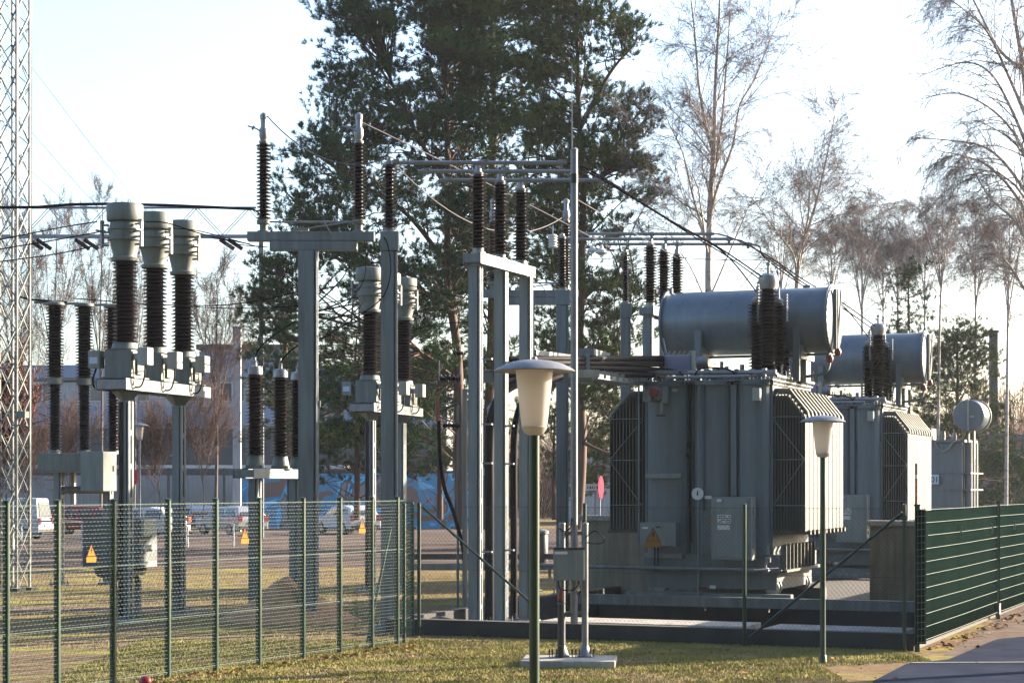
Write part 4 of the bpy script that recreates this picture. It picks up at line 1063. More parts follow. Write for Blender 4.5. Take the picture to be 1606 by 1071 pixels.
        e.build('cap', 'alu', o_)
        return a_, b_, z1_
    tops = [bushing(1205, .35, 432, .205, .14)]
    tops.append(bushing(1187, .7, 466, .185, .12, False)); tops.append(bushing(1221, 1.0, 468, .175, .11, False)); tops.append(bushing(1232, 1.7, 480, .15, .09, False))
    # chains of beads beside the main bushing
    for dx_, zt_ in ((-.27, 440), (.33, 462)):
        e = MB(); a_, b_, z1_ = tops[0]; e.lathe(sheds(lz(505), lz(zt_), .02, .045, .05), (a_+dx_, b_+.2, 0), 10); e.build('spark_rod', 'alu', t)
    # clutter on the cover: pipes, small boxes, studs
    b = MB(); rr = random.Random(11)
    b.tube([(xl+.3, -.1, zt+.22), (xr+.1, -.1, zt+.20)], .045, 10); b.tube([(xl+.1, .5, zt+.16), (xr, .5, zt+.16)], .03, 8)
    b.tube([(loc_a(1050), -.22, zt+.12), (loc_a(1180), -.22, zt+.12)], .035, 8)
    for px in (1120, 1132, 1140, 1153, 1164, 1172): b.tube([(loc_a(px, .6), .6, zt+.06), (loc_a(px, .6), .6, zt+.25+rr.random()*.25)], rr.uniform(.025, .055), 10)
    for i in range(26):
        x = rr.uniform(xl+.6, xr+.1); y = rr.uniform(-.2, 2.4); b.lathe([(.02, 0), (.035, .06), (.02, .12), (.012, .2)], (x, y, zt+.07), 7)
    b.build('cover_pipework', 'alu', t)
    for k_ in range(9):
        x = xl+.25+k_*(xr-xl-.4)/8; b = MB(); b.lathe([(.05, 0), (.07, .03), (.04, .05), (.04, .12), (.06, .14), (.05, .2), (.0, .21)], (x, -.10+.12*(k_ % 2), zt+.07), 9); b.build('cover_valve', 'alu' if k_ % 3 else 'ctpaint', t)
    for x0_, x1_ in ((.1, .9), (1.1, 2.0)):
        b = MB(); b.tube(smooth_path([(xl+x0_, -.15, zt+.08), (xl+x0_+.15, -.2, zt+.30), (xl+x1_-.15, -.2, zt+.26), (xl+x1_, -.15, zt+.08)]), .018, 7); b.build('cable_loop', 'cable', t)
    b = MB()
    for px, w2, h2 in ((1132, .26, .30), (1151, .20, .22), (1168, .34, .20)): a_ = loc_a(px, .9); b.box(a_-w2/2, a_+w2/2, .75, 1.0, zt+.07, zt+.07+h2)
    b.build('cover_boxes', 'box', t, .01)
    b = MB()
    for i in range(12): b.tube([(xr+.02+(i % 2)*.06, .1+i*.27, zt+.05), (xr+.02+(i % 2)*.06, .1+i*.27, zt+.28+.06*(i % 3))], .018, 7)
    b.tube([(xr+.06, 0, zt+.12), (xr+.06, 3.2, zt+.12)], .04, 8)
    b.build('side_studs', 'ctpaint', t)
    # slanted header guards over right radiators
    # cable box at upper left
    b = MB(); b.box(loc_a(1037, .5), loc_a(1086, .5), .35, .85, lz(580, 0, .5), lz(556, 0, .5)); b.build('cable_box', 'lilac', t, .02)
    b = MB()
    for k_ in range(6): x = loc_a(1041+k_*8, .5); b.tube([(x, .45, lz(556, 0, .5)), (x+.04, .45, lz(549, 0, .5))], .014, 6)
    b.tube([(loc_a(1046, .5), .5, lz(556, 0, .5)), (loc_a(1040, .5), .5, lz(528, 0, .5))], .02, 7)
    b.lathe([(.13, 0), (.17, .02), (.17, .05), (.14, .06), (.14, .25), (.10, .32)], (0, 0, 0), 20, Matrix.Translation((loc_a(1087, .5), .6, lz(568, 0, .5))) @ Matrix.Rotation(R(90), 4, 'Y'))
    b.build('box_fittings', 'alu', t)
    b = MB(); b.box(loc_a(1089, .4), loc_a(1094, .4), .2, .3, zt+.07, lz(550, 0, .4)); b.build('box_post', 'lightbox', t)
    b = MB(); b.tube(smooth_path([(loc_a(1030, .2), .1, lz(583)), (loc_a(1035, .2), 0, lz(592)), (loc_a(1045), -.15, lz(598)), (loc_a(1085), -.2, lz(599))]), .04, 8); b.build('control_cable', 'cable', t)
    return t, tops
tf, tops = make_transformer((O1.x, O1.y, 0), 'near grey green oil transformer with yellow warning plate on its small box')
O2 = Vector((8.60, 51.5, 0))
tf2 = dup(tf, Vector((O2.x, O2.y, 0)), 'far oil transformer behind the right lamp, standing nearer the 101 plate')

# older small transformer with the 101 plate
Y3 = 63.0
t3 = thing('old_transformer', 'smaller bluish old transformer with round drum and a 101 number plate at right', 'transformer', (PX(1488, Y3), Y3, 0), R(-24))
z3 = lambda py: PZ(py, Y3)
b = MB(); b.box(-.78, .52, -.4, 1.8, .05, z3(694)); b.build('tank', 'conservator', t3, .03)
b = MB(); b.box(-.85, .60, -.5, 1.9, z3(694), z3(690)); b.build('cover', 'box', t3, .01)
b = MB(); b.lathe([(.0, 0), (.49, 0), (.51, .03), (.51, 1.2), (.0, 1.22)], (0, 0, 0), 44, Matrix.Translation((.78, -.75, z3(653))) @ Matrix.Rotation(R(-90), 4, 'X')); b.build('drum', 'conservator', t3)
b = MB(); b.lathe([(.515, 1.0), (.56, 1.0), (.56, 1.06), (.515, 1.06)], (0, 0, 0), 44, Matrix.Translation((.78, -.75, z3(653))) @ Matrix.Rotation(R(-90), 4, 'X')); b.box(.75, .80, -.80, -.76, z3(676), z3(629)); b.cbox((.90, -.79, z3(655)), (.12, .04, .06)); b.build('drum_fittings', 'lightbox', t3)
b = MB(); b.box(.68, .74, -.5, -.3, z3(694), z3(672)); b.box(.86, .92, -.5, -.3, z3(720), z3(672)); b.build('drum_post', 'steel', t3)
b = MB()
for y in (0, .5, 1.0):
    b.lathe([(.13, .3), (.13, z3(694))], (.66, y-.1, 0), 14)
b.build('side_tubes', 'conservator', t3)
b = MB()
for z in (z3(742), z3(768)): b.box(-.80, .80, -.43, 1.8, z-.02, z+.02)
b.build('tank_band', 'steel', t3)
b = MB(); b.tube(smooth_path([(-.35, -.5, z3(694)), (-.28, -.5, z3(702)), (-.1, -.5, z3(708)), (.1, -.5, z3(704)), (.25, -.5, z3(694)), (.5, -.55, z3(690)), (.62, -.6, z3(684)), (.66, -.7, z3(672))]), .035, 8); b.build('oil_pipe', 'alu', t3)
b = MB(); b.box(-.9, -.45, -.6, .2, z3(692), z3(672)); b.build('relay_case', 'box', t3, .02)
b = MB(); b.lathe([(.17, 0), (.18, .05), (.12, .06)], (0, 0, 0), 24, Matrix.Translation((-.68, -.6, z3(684))) @ Matrix.Rotation(R(90), 4, 'X')); b.build('gauge', 'lightbox', t3)
b = MB(); b.lathe([(.1, 0), (.12, .1), (.1, .3)], (-.2, -.1, z3(690)), 12); b.lathe([(.07, 0), (.09, .1), (.05, .25)], (.2, -.1, z3(690)), 12); b.build('valve_group', 'alu', t3)
pl = MB(); pl.box(-.60, -.20, -.63, -.62, z3(759), z3(744)); po_ = pl.build('number_plate', 'blueplate', t3)
tx = text_mesh('number', '101', .27, 'ink', po_, (-.40, -.636, z3(752.3)), (R(90), 0, 0))

# beige partition walls behind the near transformer
for i, (pa, pb, Y, zt_, lab) in enumerate(((912, 1030, 43.2, 808, 'beige rendered wall with pale coping left behind the near transformer'), (1364, 1462, 41.5, 816, 'beige rendered wall with pale coping between the far transformer and the right fence'))):
    p0 = Vector((PX(pa, Y), Y, 0)); L_ = (pb-pa)/F*Y/TC
    t = thing('partition_wall', lab, 'wall', p0, -TH)
    z1 = PZ(zt_, Y)
    b = MB(); b.box(0, L_, 0, .3, 0, z1-.12); b.build('wall', 'beige', t)
    b = MB(); b.box(-.06, L_+.06, -.08, .38, z1-.115, z1); b.build('coping', 'concrete', t, .01)
b = MB(); p0 = across(K, -6.4, 7.6, 0)
pw = thing('basin_sill', 'blue grey steel edge beam lying on the basin floor before the near transformer', 'beam', (p0.x, p0.y, 0), -TH)
b = MB(); b.box(-2.0, 6.6, 0, .16, .10, .30); b.build('upper_beam', 'steel', pw); b = MB()
for i in range(7): b.box(-1.9+i*1.3, -1.75+i*1.3, .02, .14, .02, .099)
b.build('stub', 'concdark', pw)

# ================================================================== CONDUCTORS
def wire(pts, r, m, label, group, n=14):
    r *= .74 if r < .03 else .8
    b = MB(); b.tube(pts, r, 6); o = b.build('conductor', m); return tag(o, label, 'cable', group)
G1, G2 = 'conductors of the near bay', 'conductors at the left bay'
wire(sag(P(417, 180, 35.2), P(608, 248, 33.7), .42), .016, 'wirelight', 'pale conductor sagging from the tallest left insulator to the slotted column', G1)
wire(sag(P(563, 190, 35.2), P(983, 402, 44.1), -.05), .013, 'wirelight', 'long straight conductor dropping past the portal insulators to the slim far insulator', G1)
wire(sag(P(612, 250, 33.7), P(881, 342, 45.4), .75, 18), .014, 'wirelight', 'sagging conductor from the slotted column to the insulator behind the slim mast', G1)
def flex(name, p, q, label, up=.0, r=.02, s_=.12):
    return wire(sag(p, q, s_, 16), r, 'wire', label, 'flexible conductors down to the transformers')
tp = tf.matrix_basis
def topw(k_, tr, dz=.1):
    a_, b_, z_ = tops[k_]; v = Matrix.Rotation(-TH, 4, 'Z') @ Vector((a_, b_, z_+dz)); return v+tr
V1, V2 = Vector((O1.x, O1.y, 0)), Vector((O2.x, O2.y, 0))
wire(smooth_path([P(889, 256, 33.6), P(915, 262, 33.9), P(960, 288, 34.6), P(1050, 345, 36.5), P(1130, 390, 38.5), topw(0, V1, -.12)]), .022, 'wire', 'upper flexible conductor from the near busbar to the main transformer bushing', 'flexible conductors down to the transformers')
wire(smooth_path([P(908, 269, 34.5), P(930, 274, 34.8), P(975, 300, 35.4), P(1060, 352, 37.2), P(1135, 396, 39.2), topw(1, V1, .1)]), .022, 'wire', 'middle flexible conductor from the near busbar to the shorter left bushing', 'flexible conductors down to the transformers')
wire(smooth_path([P(950, 283, 35.4), P(965, 290, 35.7), P(1010, 320, 36.8), P(1080, 366, 38.2), P(1150, 408, 39.8), topw(2, V1, .1)]), .018, 'wire', 'lower flexible conductor from the near busbar to the shorter right bushing', 'flexible conductors down to the transformers')
for i, (px, py, Y, lb) in enumerate(((1120, 367, 43.6, 'upper'), (1150, 375, 44.5, 'middle'), (1180, 383, 45.4, 'lower'))):
    wire(smooth_path([P(px, py, Y), P(px+24-i*6, py+5, Y+.4), P(1200, 399+i*3, 46.2), P(1262, 440+i*5, 48.2), P(1320, 474+i*4, 49.8), topw(i, V2, -.1 if i == 0 else .1)]), .021, 'wire', f'{lb} flexible conductor from the far busbar over the big conservator to the far transformer', 'flexible conductors down to the transformers')
wire(sag(P(1062, 404, 41), P(1200, 408, 40.5), .02), .012, 'wire', 'thin horizontal conductor ending at the tip of the main near bushing', G1)
wire(sag(P(1196, 408, 40.5), P(1160, 452, 42), .0), .011, 'wire', 'short slanting lead below the tip of the main near bushing', G1)
wire(sag(P(900, 310, 27.0), P(1062, 405, 44), -.0), .008, 'wirelight', 'thin stay line leading from the slim mast towards the far insulator trio', G1)
wire(smooth_path([P(983, 398, 44), P(972, 402, 44), P(975, 420, 44), P(990, 440, 44), P(1000, 470, 44.5)]), .012, 'wirelight', 'curled pale lead hanging at the slim far insulator', G1)
wire(sag(P(884, 403, 43), P(975, 404, 44), .04), .012, 'wirelight', 'short pale conductor with white lumps right of the slim mast', G1)
# white hanging insulator cylinders
hi = thing('hanging_insulator', 'white ribbed cylinder hanging beside the insulator behind the slim mast', 'insulator', P(867, 378, 43))
b = MB(); b.lathe(sheds(-.16, .14, .09, .115, .05), (0, 0, 0), 18); b.build('body', 'white', hi); b = MB(); b.tube([(0, 0, -.3), (0, 0, .35)], .02, 6); b.build('stem', 'alu', hi)
hi = thing('hanging_insulator', 'white lumpy fitting on the conductor right of the slim mast', 'insulator', P(943, 394, 43.5))
b = MB(); b.lathe([(.03, -.1), (.14, -.04), (.12, .02), (.05, .06), (.03, .14)], (0, 0, 0), 16); b.lathe([(.03, -.1), (.08, -.04), (.07, .02), (.03, .06)], (-.2, 0, .05), 12); b.build('body', 'white', hi); b = MB(); b.tube([(-.35, 0, .08), (.3, 0, .0)], .02, 6); b.build('stem', 'alu', hi)

wire([P(-30, 326, 44), P(60, 325, 44), P(110, 321, 44), P(165, 320, 44), P(260, 322, 44), P(395, 328, 44)], .045, 'wire', 'long thick tube line passing just behind the tops of the left trio', G2)
wire(smooth_path([P(395, 328, 44), P(404, 333, 44), P(410, 345, 44), P(412, 370, 44)]), .03, 'wire', 'curved end lead of the thick tube line at the T-shaped column', G2)
for (a_, c_, e_, Y0, Y1, lb) in (((-20, 380), (90, 358), (152, 348), 33, 35.1, 'uppermost of three dark leads entering the front head from the left edge'), ((-20, 394), (90, 376), (165, 362), 34, 36.2, 'middle of three dark leads from the left edge to the left trio'), ((-20, 413), (90, 398), (170, 381), 35, 37.4, 'lowest of three dark leads from the left edge to the left trio')):
    wire(smooth_path([P(*a_, Y0), P(*c_, (Y0+Y1)/2), P(*e_, Y1)]), .018, 'wire', lb, G2)
wire(smooth_path([P(228, 348, 35.1), P(262, 350, 35.2), P(320, 368, 35.2), P(392, 383, 35.1)]), .016, 'wire', 'dark lead from the front head to the crossbeam of the T-shaped column', G2)
wire(smooth_path([P(272, 358, 36.3), P(310, 362, 36.2), P(350, 372, 35.8), P(400, 386, 35.3)]), .014, 'wire', 'dark lead from the middle head to the crossbeam of the T-shaped column', G2)
wire(smooth_path([P(312, 372, 37.5), P(350, 376, 37), P(378, 384, 36), P(420, 388, 35.4)]), .014, 'wire', 'dark lead from the rear head to the crossbeam of the T-shaped column', G2)
wire([P(20, 463, 48), P(50, 470, 48.2), P(105, 474, 48.2)], .035, 'wire', 'short tube lead to the first pole of the circuit breaker', G2)
wire([P(115, 468, 48.6), P(140, 470, 48.6), P(240, 478, 48.9), P(300, 478, 48.9)], .02, 'wire', 'tube lead from the circuit breaker passing behind the left trio', G2)
wire(sag(P(300, 479, 48.9), P(474, 455, 47), .12), .018, 'wire', 'upper dark line between the left trio and the tall grey column', G2)
wire(sag(P(300, 481, 48.9), P(560, 468, 46), .12), .018, 'wire', 'lower dark line running past the tall grey column to the farther trio', G2)
wire(smooth_path([P(400, 560, 38), P(408, 545, 37.6), P(430, 525, 37), P(462, 505, 36)]), .018, 'wire', 'lead rising from the leftmost low arrester', G2)
wire(smooth_path([P(440, 570, 39), P(446, 560, 38.6), P(470, 540, 38), P(520, 522, 38), P(575, 470, 40)]), .018, 'wire', 'lead rising from the middle low arrester behind the tall grey column', G2)
wire(smooth_path([P(598, 366, 33.5), P(608, 385, 33.4), P(613, 420, 33.4), P(606, 455, 33.4), P(585, 480, 33.8), P(500, 535, 36)]), .014, 'wire', 'dark loop of cable hanging from the head of the slotted column', G1)
wire(smooth_path([P(571, 378, 35.1), P(574, 400, 35), P(570, 440, 35), P(545, 475, 35.4), P(505, 510, 36)]), .012, 'wire', 'dark cable dropping from the right end of the crossbeam', G1)
wire(smooth_path([P(642, 448, 47.3), P(665, 452, 47), P(700, 462, 46), P(735, 468, 45)]), .018, 'wire', 'dark lead from the farther trio to the portal', G1)
wire(smooth_path([P(652, 516, 47.3), P(690, 508, 47), P(735, 505, 45)]), .016, 'wire', 'arched dark lead right of the farther trio', G1)
wire([P(595, 180, 35.2), P(563, 205, 35.2)], .01, 'wirelight', 'short pale jumper at the second tall insulator head', G1)
for i, (p, q, s_) in enumerate((((30, 80, 46), (480, 440, 300), 6), ((30, 185, 46), (400, 420, 300), 5), ((30, 250, 46), (380, 430, 300), 4))):
    wire(sag(P(*p), P(*q), s_, 20), .010, 'wirelight', f'faint overhead line slanting across the sky from the lattice mast, {["highest", "middle", "lowest"][i]} of three', 'faint sky lines')
for i, (py, Y) in enumerate(((408, 120), (416, 122))):
    wire(sag(P(-50, py, Y), P(1700, py-4, Y), .8, 30), .014, 'wirelight', ['upper distant power line crossing behind the trees', 'lower distant power line crossing behind the trees'][i], 'distant power lines')

# distant lattice gantry
gy = 92
ga = thing('lattice_gantry', 'pale distant lattice gantry beam behind the left trio', 'gantry', (0, 0, 0))
b = MB(); z0_, z1_ = PZ(371, gy), PZ(326, gy)
b.beam((PX(-60, gy), gy, z0_), (PX(410, gy), gy, z0_), .16, .17); b.build('lower_chord', 'galv', ga)
b = MB(); b.tube([(PX(-60, gy), gy, z1_), (PX(402, gy), gy, z1_)], .06, 6); b.build('upper_chord', 'galv', ga)
b = MB()
for px in (76, 165, 305, 388):
    for s in (-1, 1):
        for o_ in (0, 5): b.tube([(PX(px+o_, gy), gy, z1_), (PX(px+o_+s*42, gy), gy, z0_)], .022, 5)
b.build('diagonals', 'galv', ga)
b = MB()
for px in (45, 58, 118, 132, 345, 358): b.tube([(PX(px, gy), gy, z0_-.15), (PX(px+22, gy), gy, z0_-.60)], .10, 7)
b.build('string_insulators', 'wire', ga)
b = MB(); b.beam((PX(-45, gy), gy, 0), (PX(-45, gy), gy, z1_), .4, .4); b.beam((PX(410, gy), gy, 0), (PX(410, gy), gy, z0_), .22, .22); b.build('post', 'galv', ga)

# ================================================================== BACKGROUND BUILDINGS AND CARS
def building(name, label, px0, px1, Y, ztop, depth, levels, m='facade', rz=0.0, cat='building', rows=(), bay=3.2, win=(1.7, 1.3)):
    """rows: (z0, height) of window rows"""
    x0, x1 = PX(px0, Y), PX(px1, Y); W_ = x1-x0
    t = thing(name, label, cat, (x0, Y, 0), rz)
    b = MB(); b.box(0, W_, 0, depth, 0, ztop); b.build('wall', m, t)
    b = MB(); b.box(-.3, W_+.3, -.3, depth+.3, ztop+.002, ztop+.35); b.build('roof', 'roof', t)
    for (z0, z1, mm, pr) in levels:
        b = MB(); b.box(-.02-pr*.3, W_+.02+pr*.3, -pr, -.003, z0, z1); b.build('facade_band', mm, t)
    for (z, h, pr) in rows:
        n = max(1, int(W_/bay))
        for i in range(n):
            xx = (i+.5)*W_/n
            b = MB(); b.box(xx-win[0]/2, xx+win[0]/2, -pr-.05, -pr-.004, z, z+h); f_ = b.build('window', 'carwhite', t)
            b = MB()
            for s in (-1, 1): b.box(xx+s*win[0]/4-win[0]/4+.06, xx+s*win[0]/4+win[0]/4-.06, -pr-.062, -pr-.052, z+.08, z+h-.08)
            b.build('pane', 'winglass', f_)
    return t
Yb = 132
zb_ = lambda py: PZ(py, Yb)
building('commercial_building', 'long pale two storey building with blue bands behind the left parking area', -120, 700, Yb, zb_(585), 14,
         [(zb_(668), zb_(637), 'facadeblue', .25), (zb_(745), zb_(672), 'facadedark', .02), (zb_(593), zb_(573), 'facadeblue', .35)], rows=[(zb_(630), 1.35, 0)])
Yc_ = 138
building('office_block', 'higher pale block with blue top band rising at the right end of the long building', 315, 470, Yc_, PZ(548, Yc_), 10, [(PZ(572, Yc_), PZ(552, Yc_), 'facadeblue', .2)], rows=[(PZ(610, Yc_), 1.3, 0)])
can = thing('flat_canopy', 'long thin white edged canopy roof in front of the far building', 'canopy', (PX(-100, 124), 124, 0))
b = MB(); W_ = 640/F*124; b.box(0, W_, 0, 5, PZ(734, 124), PZ(729, 124)); b.build('roof_slab', 'carwhite', can)
for i in range(8):
    b = MB(); b.beam((.5+i*W_/7.3, .3, 0), (.5+i*W_/7.3, .3, PZ(734, 124)), .15, .15); b.build('post', 'facadedark', can)
building('brick_building', 'low dark reddish building behind the trees at the right edge', 1545, 1760, 118, PZ(690, 118), 12, [(PZ(716, 118), PZ(706, 118), 'roof', .1)], 'brickpink', rows=[(PZ(740, 118), 1.1, 0)], bay=5)
building('pale_building', 'pale low building seen between the slim mast and the radiators', 885, 1100, 126, PZ(716, 126), 9, [(PZ(724, 126), PZ(712, 126), 'facadeblue', .3)], 'facade', rows=[(PZ(758, 126), 1.2, 0)], bay=4)
for i, (px, py, Y, wd, lab) in enumerate(((372, 516, 105, .42, 'pale blue free standing concrete pillar left of the tall grey column'), (1558, 522, 96, .36, 'tall dark concrete pillar among trees at the right edge'))):
    b = MB(); b.box(-wd/2, wd/2, -wd/2, wd/2, 0, PZ(py, Y)); b.box(-wd/2-.05, wd/2+.05, -wd/2-.05, wd/2+.05, PZ(py, Y)+.002, PZ(py, Y)+.12)
    o = b.build('concrete_pillar', 'facade' if i == 0 else 'facadedark', None); o.location = (PX(px, Y), Y, 0); tag(o, lab, 'pillar')

# painted wall
gw = thing('graffiti_wall', 'low wall painted with blue and orange graffiti behind the fence', 'wall', (PX(372, 113), 113, 0), R(-4))
W_ = 400/F*113
b = MB(); b.box(0, W_, 0, .3, 0, PZ(742, 113)); b.build('wall', 'graffiti', gw)
b = MB(); b.box(-.05, W_+.05, -.05, .35, PZ(742, 113)+.002, PZ(738, 113)); b.build('coping', 'concdark', gw)
ts_ = thing('round_bin', 'small dark litter bin beside the pine trunk in the parking area', 'bin', (PX(848, 62), 62, 0))
b = MB(); b.lathe([(.22, 0), (.24, .1), (.24, .9), (.2, .95)], (0, 0, 0), 18); b.build('body', 'black', ts_); b = MB(); b.lathe([(.26, .96), (.26, 1.05), (.1, 1.12)], (0, 0, 0), 18); b.build('lid', 'steel', ts_)

def car(name, label, loc, rz, paint, kind='estate'):
    t = thing(name, label, 'car', loc, rz, 'parked cars')
    L_ = 4.4; W_ = 1.76; H_ = 1.5 if kind != 'van' else 1.95
    low = [(-2.2, .32), (2.15, .32), (2.2, .55), (2.12, .78), (1.9, .86), (1.15, .95), (-2.1, 1.0), (-2.2, .8)]
    if kind == 'hatch': top = [(1.15, .95), (.45, H_-.06), (-.9, H_), (-1.7, H_-.12), (-2.08, 1.0)]
    elif kind == 'van': top = [(1.45, .95), (.95, H_-.08), (-.9, H_), (-2.0, H_-.03), (-2.12, 1.0)]
    else: top = [(1.15, .95), (.4, H_-.06), (-.6, H_), (-1.75, H_-.06), (-2.1, 1.0)]
    def shell(b, poly, w0, w1, zs):
        n = len(poly); v = []
        for s in (-1, 1):
            for x, z in poly:
                k_ = min(1, max(0, (z-zs)/.55)); v.append((x, s*(w0+(w1-w0)*k_), z))
        f = [(i, (i+1) % n, (i+1) % n+n, i+n) for i in range(n)]+[tuple(reversed(range(n))), tuple(range(n, 2*n))]; b.add(v, f)
    b = MB(); shell(b, low, .88, .88, 9); shell(b, top, .84, .64, .95); b.build('body', paint, t, .05)
    b = MB()
    k_ = (top[0][0], top[1][0], top[2][0], top[3][0], top[4][0])
    for s in (-1, 1):
        for xa, xb in ((k_[4]+.35, -.75), (-.65, .15), (.22, k_[0]-.28)):
            xt = min(xb, k_[1]+.05)
            b.add([(xa, s*.852, 1.02), (xb, s*.852, 1.02), (max(xa+.12, xt-.02), s*.70, H_-.16), (xa+.16, s*.70, H_-.16)], [(0, 1, 2, 3)])
    b.build('side_windows', 'carglass', t)
    b = MB(); b.add([(k_[0]-.03+.02, -.70, 1.0), (k_[0]-.01, .70, 1.0), (k_[1]+.07, .58, H_-.10), (k_[1]+.07, -.58, H_-.10)], [(0, 1, 2, 3)]); b.build('windscreen', 'carglass', t)
    b = MB(); b.add([(k_[4]-.03, -.68, 1.06), (k_[4]-.03, .68, 1.06), (k_[3]-.06, .56, H_-.20), (k_[3]-.06, -.56, H_-.20)], [(0, 1, 2, 3)]); b.build('rear_window', 'carglass', t)
    for x in (-1.35, 1.35):
        for s in (-1, 1):
            b = MB(); b.lathe([(.20, -.1), (.31, -.095), (.32, -.05), (.32, .05), (.31, .095), (.20, .1)], (0, 0, 0), 22, Matrix.Translation((x, s*.80, .32)) @ Matrix.Rotation(R(90), 4, 'X')); w_ = b.build('wheel', 'tyre', t)
            b = MB(); b.lathe([(.0, -.102), (.20, -.10), (.20, .10), (.0, .102)], (0, 0, 0), 14, Matrix.Translation((x, s*.80, .32)) @ Matrix.Rotation(R(90), 4, 'X')); b.build('rim', 'silver', w_)
    for s in (-1, 1):
        b = MB(); b.box(-2.235, -2.10, s*.74-.11, s*.74+.11, .72, 1.02); b.build('tail_lamp', 'taillight', t, .01)
        b = MB(); b.box(2.06, 2.20, s*.68-.16, s*.68+.16, .62, .78); b.build('headlight', 'white', t, .01)
    b = MB(); b.box(-2.24, -2.21, -.26, .26, .60, .72); b.build('number_plate', 'white', t)
    b = MB(); b.box(-2.24, -2.16, -.8, .8, .34, .5); b.box(2.12, 2.23, -.8, .8, .34, .5); b.build('bumper', 'black', t, .02)
    return t
car('parked_car', 'silver estate car seen from behind right of the left trio, beyond the fence', (PX(356, 96), 97.5, 0), R(128), 'silver')
car('parked_car', 'dark red hatchback parked beyond the fence behind the circuit breaker', (PX(142, 97), 97, 0), R(10), 'carred', 'hatch')
car('parked_car', 'pale blue white car beyond the container behind the left column', (PX(225, 92), 92, 0), R(150), 'carwhite', 'hatch')
car('parked_car', 'white car cut off by the left edge beside the lattice mast', (PX(4, 90), 90, 0), R(170), 'carwhite', 'van')
car('parked_car', 'blue car parked behind the lattice mast', (PX(62, 99), 99, 0), R(170), 'carblue', 'hatch')
car('parked_car', 'white van like car before the blue graffiti wall', (PX(545, 100), 100, 0), R(120), 'carwhite', 'hatch')
car('parked_car', 'dark car beyond the fence just left of the silver estate car', (PX(300, 101), 102, 0), R(115), 'carblue', 'estate')

def hoop(px, py, Y, w_, label):
    t = thing('hoop_barrier', label, 'barrier', (PX(px, Y), Y, 0), R(-6), 'white hoop barriers')
    b = MB(); z = PZ(py, Y); b.tube(smooth_path([(-w_/2, 0, 0), (-w_/2, 0, z*.8), (-w_/2+.15, 0, z), (w_/2-.15, 0, z), (w_/2, 0, z*.8), (w_/2, 0, 0)], 5), .04, 8); b.build('hoop', 'carwhite', t)
    b = MB(); b.tube([(-w_/2, 0, z*.5), (w_/2, 0, z*.5)], .03, 8); b.build('crossbar', 'carwhite', t)
hoop(75, 818, 76, 2.8, 'white hoop barrier right beside the lattice mast')
hoop(-5, 820, 76, 2.0, 'white hoop barrier cut off by the left edge')
hoop(262, 822, 76, 1.5, 'white hoop barrier right of the hanging grey container')
hoop(330, 821, 78, 1.9, 'white hoop barrier in front of the silver estate car')
# long guard rails beyond the yard
for i, (px0, px1, py, Y) in enumerate(((640, 1010, 872, 60), (640, 940, 888, 52))):
    t = thing('guard_rail', ['rear dark guard rail between the yard and the parking area', 'front dark guard rail behind the chain link fence'][i], 'guard rail', (PX(px0, Y), Y, 0))
    b = MB(); L_ = (px1-px0)/F*Y; z = PZ(py, Y); b.box(0, L_, -.04, .04, z-.10, z+.08); b.build('rail', 'steel' if i else 'concdark', t)
    for k_ in range(5):
        b = MB(); b.beam((.1+k_*(L_-.2)/4, .08, 0), (.1+k_*(L_-.2)/4, .08, z), .08, .08); b.build('post', 'steel', t)
def round_sign(px, py, Y, r_, rz, label, post=True):
    t = thing('road_sign', label, 'sign', (PX(px, Y), Y, 0), rz); z = PZ(py, Y)
    rx = Matrix.Rotation(R(90), 4, 'X')
    b = MB(); b.tube([(0, .03, 0), (0, .03, z+r_)], .03, 8); b.build('post', 'galv', t)
    b = MB(); b.lathe([(r_, 0), (r_, .015)], (0, 0, 0), 32, Matrix.Translation((0, 0, z)) @ rx); b.build('red_disc', 'pink', t)
    b = MB(); b.lathe([(r_*.78, 0), (r_*.78, .004)], (0, 0, 0), 32, Matrix.Translation((0, -.016, z)) @ rx); b.build('blue_field', 'mauve', t)
    b = MB(); b.beam((-r_*.5, -.022, z+r_*.5), (r_*.5, -.022, z-r_*.5), .004, r_*.22)
    b.build('slash', 'pink', t); return t
round_sign(208, 748, 80, .34, R(48), 'round pale red rimmed no parking sign beside the left column')
round_sign(942, 764, 66, .40, R(73), 'round red rimmed no parking sign between the slim mast and the radiators')
wsn = thing('street_name_sign', 'small white board with dark lettering just left of the round red sign', 'sign', (PX(929, 66.5), 66.5, 0))
z = PZ(764, 66.5)
b = MB(); b.box(-.22, .28, -.01, .01, z-.11, z+.12); bp_ = b.build('board', 'white', wsn); b = MB(); b.beam((.1, .04, 0), (.1, .04, z), .05, .05); b.build('post', 'galv', wsn)
b = MB()
for k_, w2 in enumerate((.03, .045, .035, .02, .05)):
    b.box(-.17+k_*.08, -.17+k_*.08+w2, -.014, -.011, z-.05, z+.03); b.box(-.17+k_*.08, -.17+k_*.08+w2*.5, -.016, -.0145, z-.01, z+.045)
b.build('lettering', 'ink', bp_)

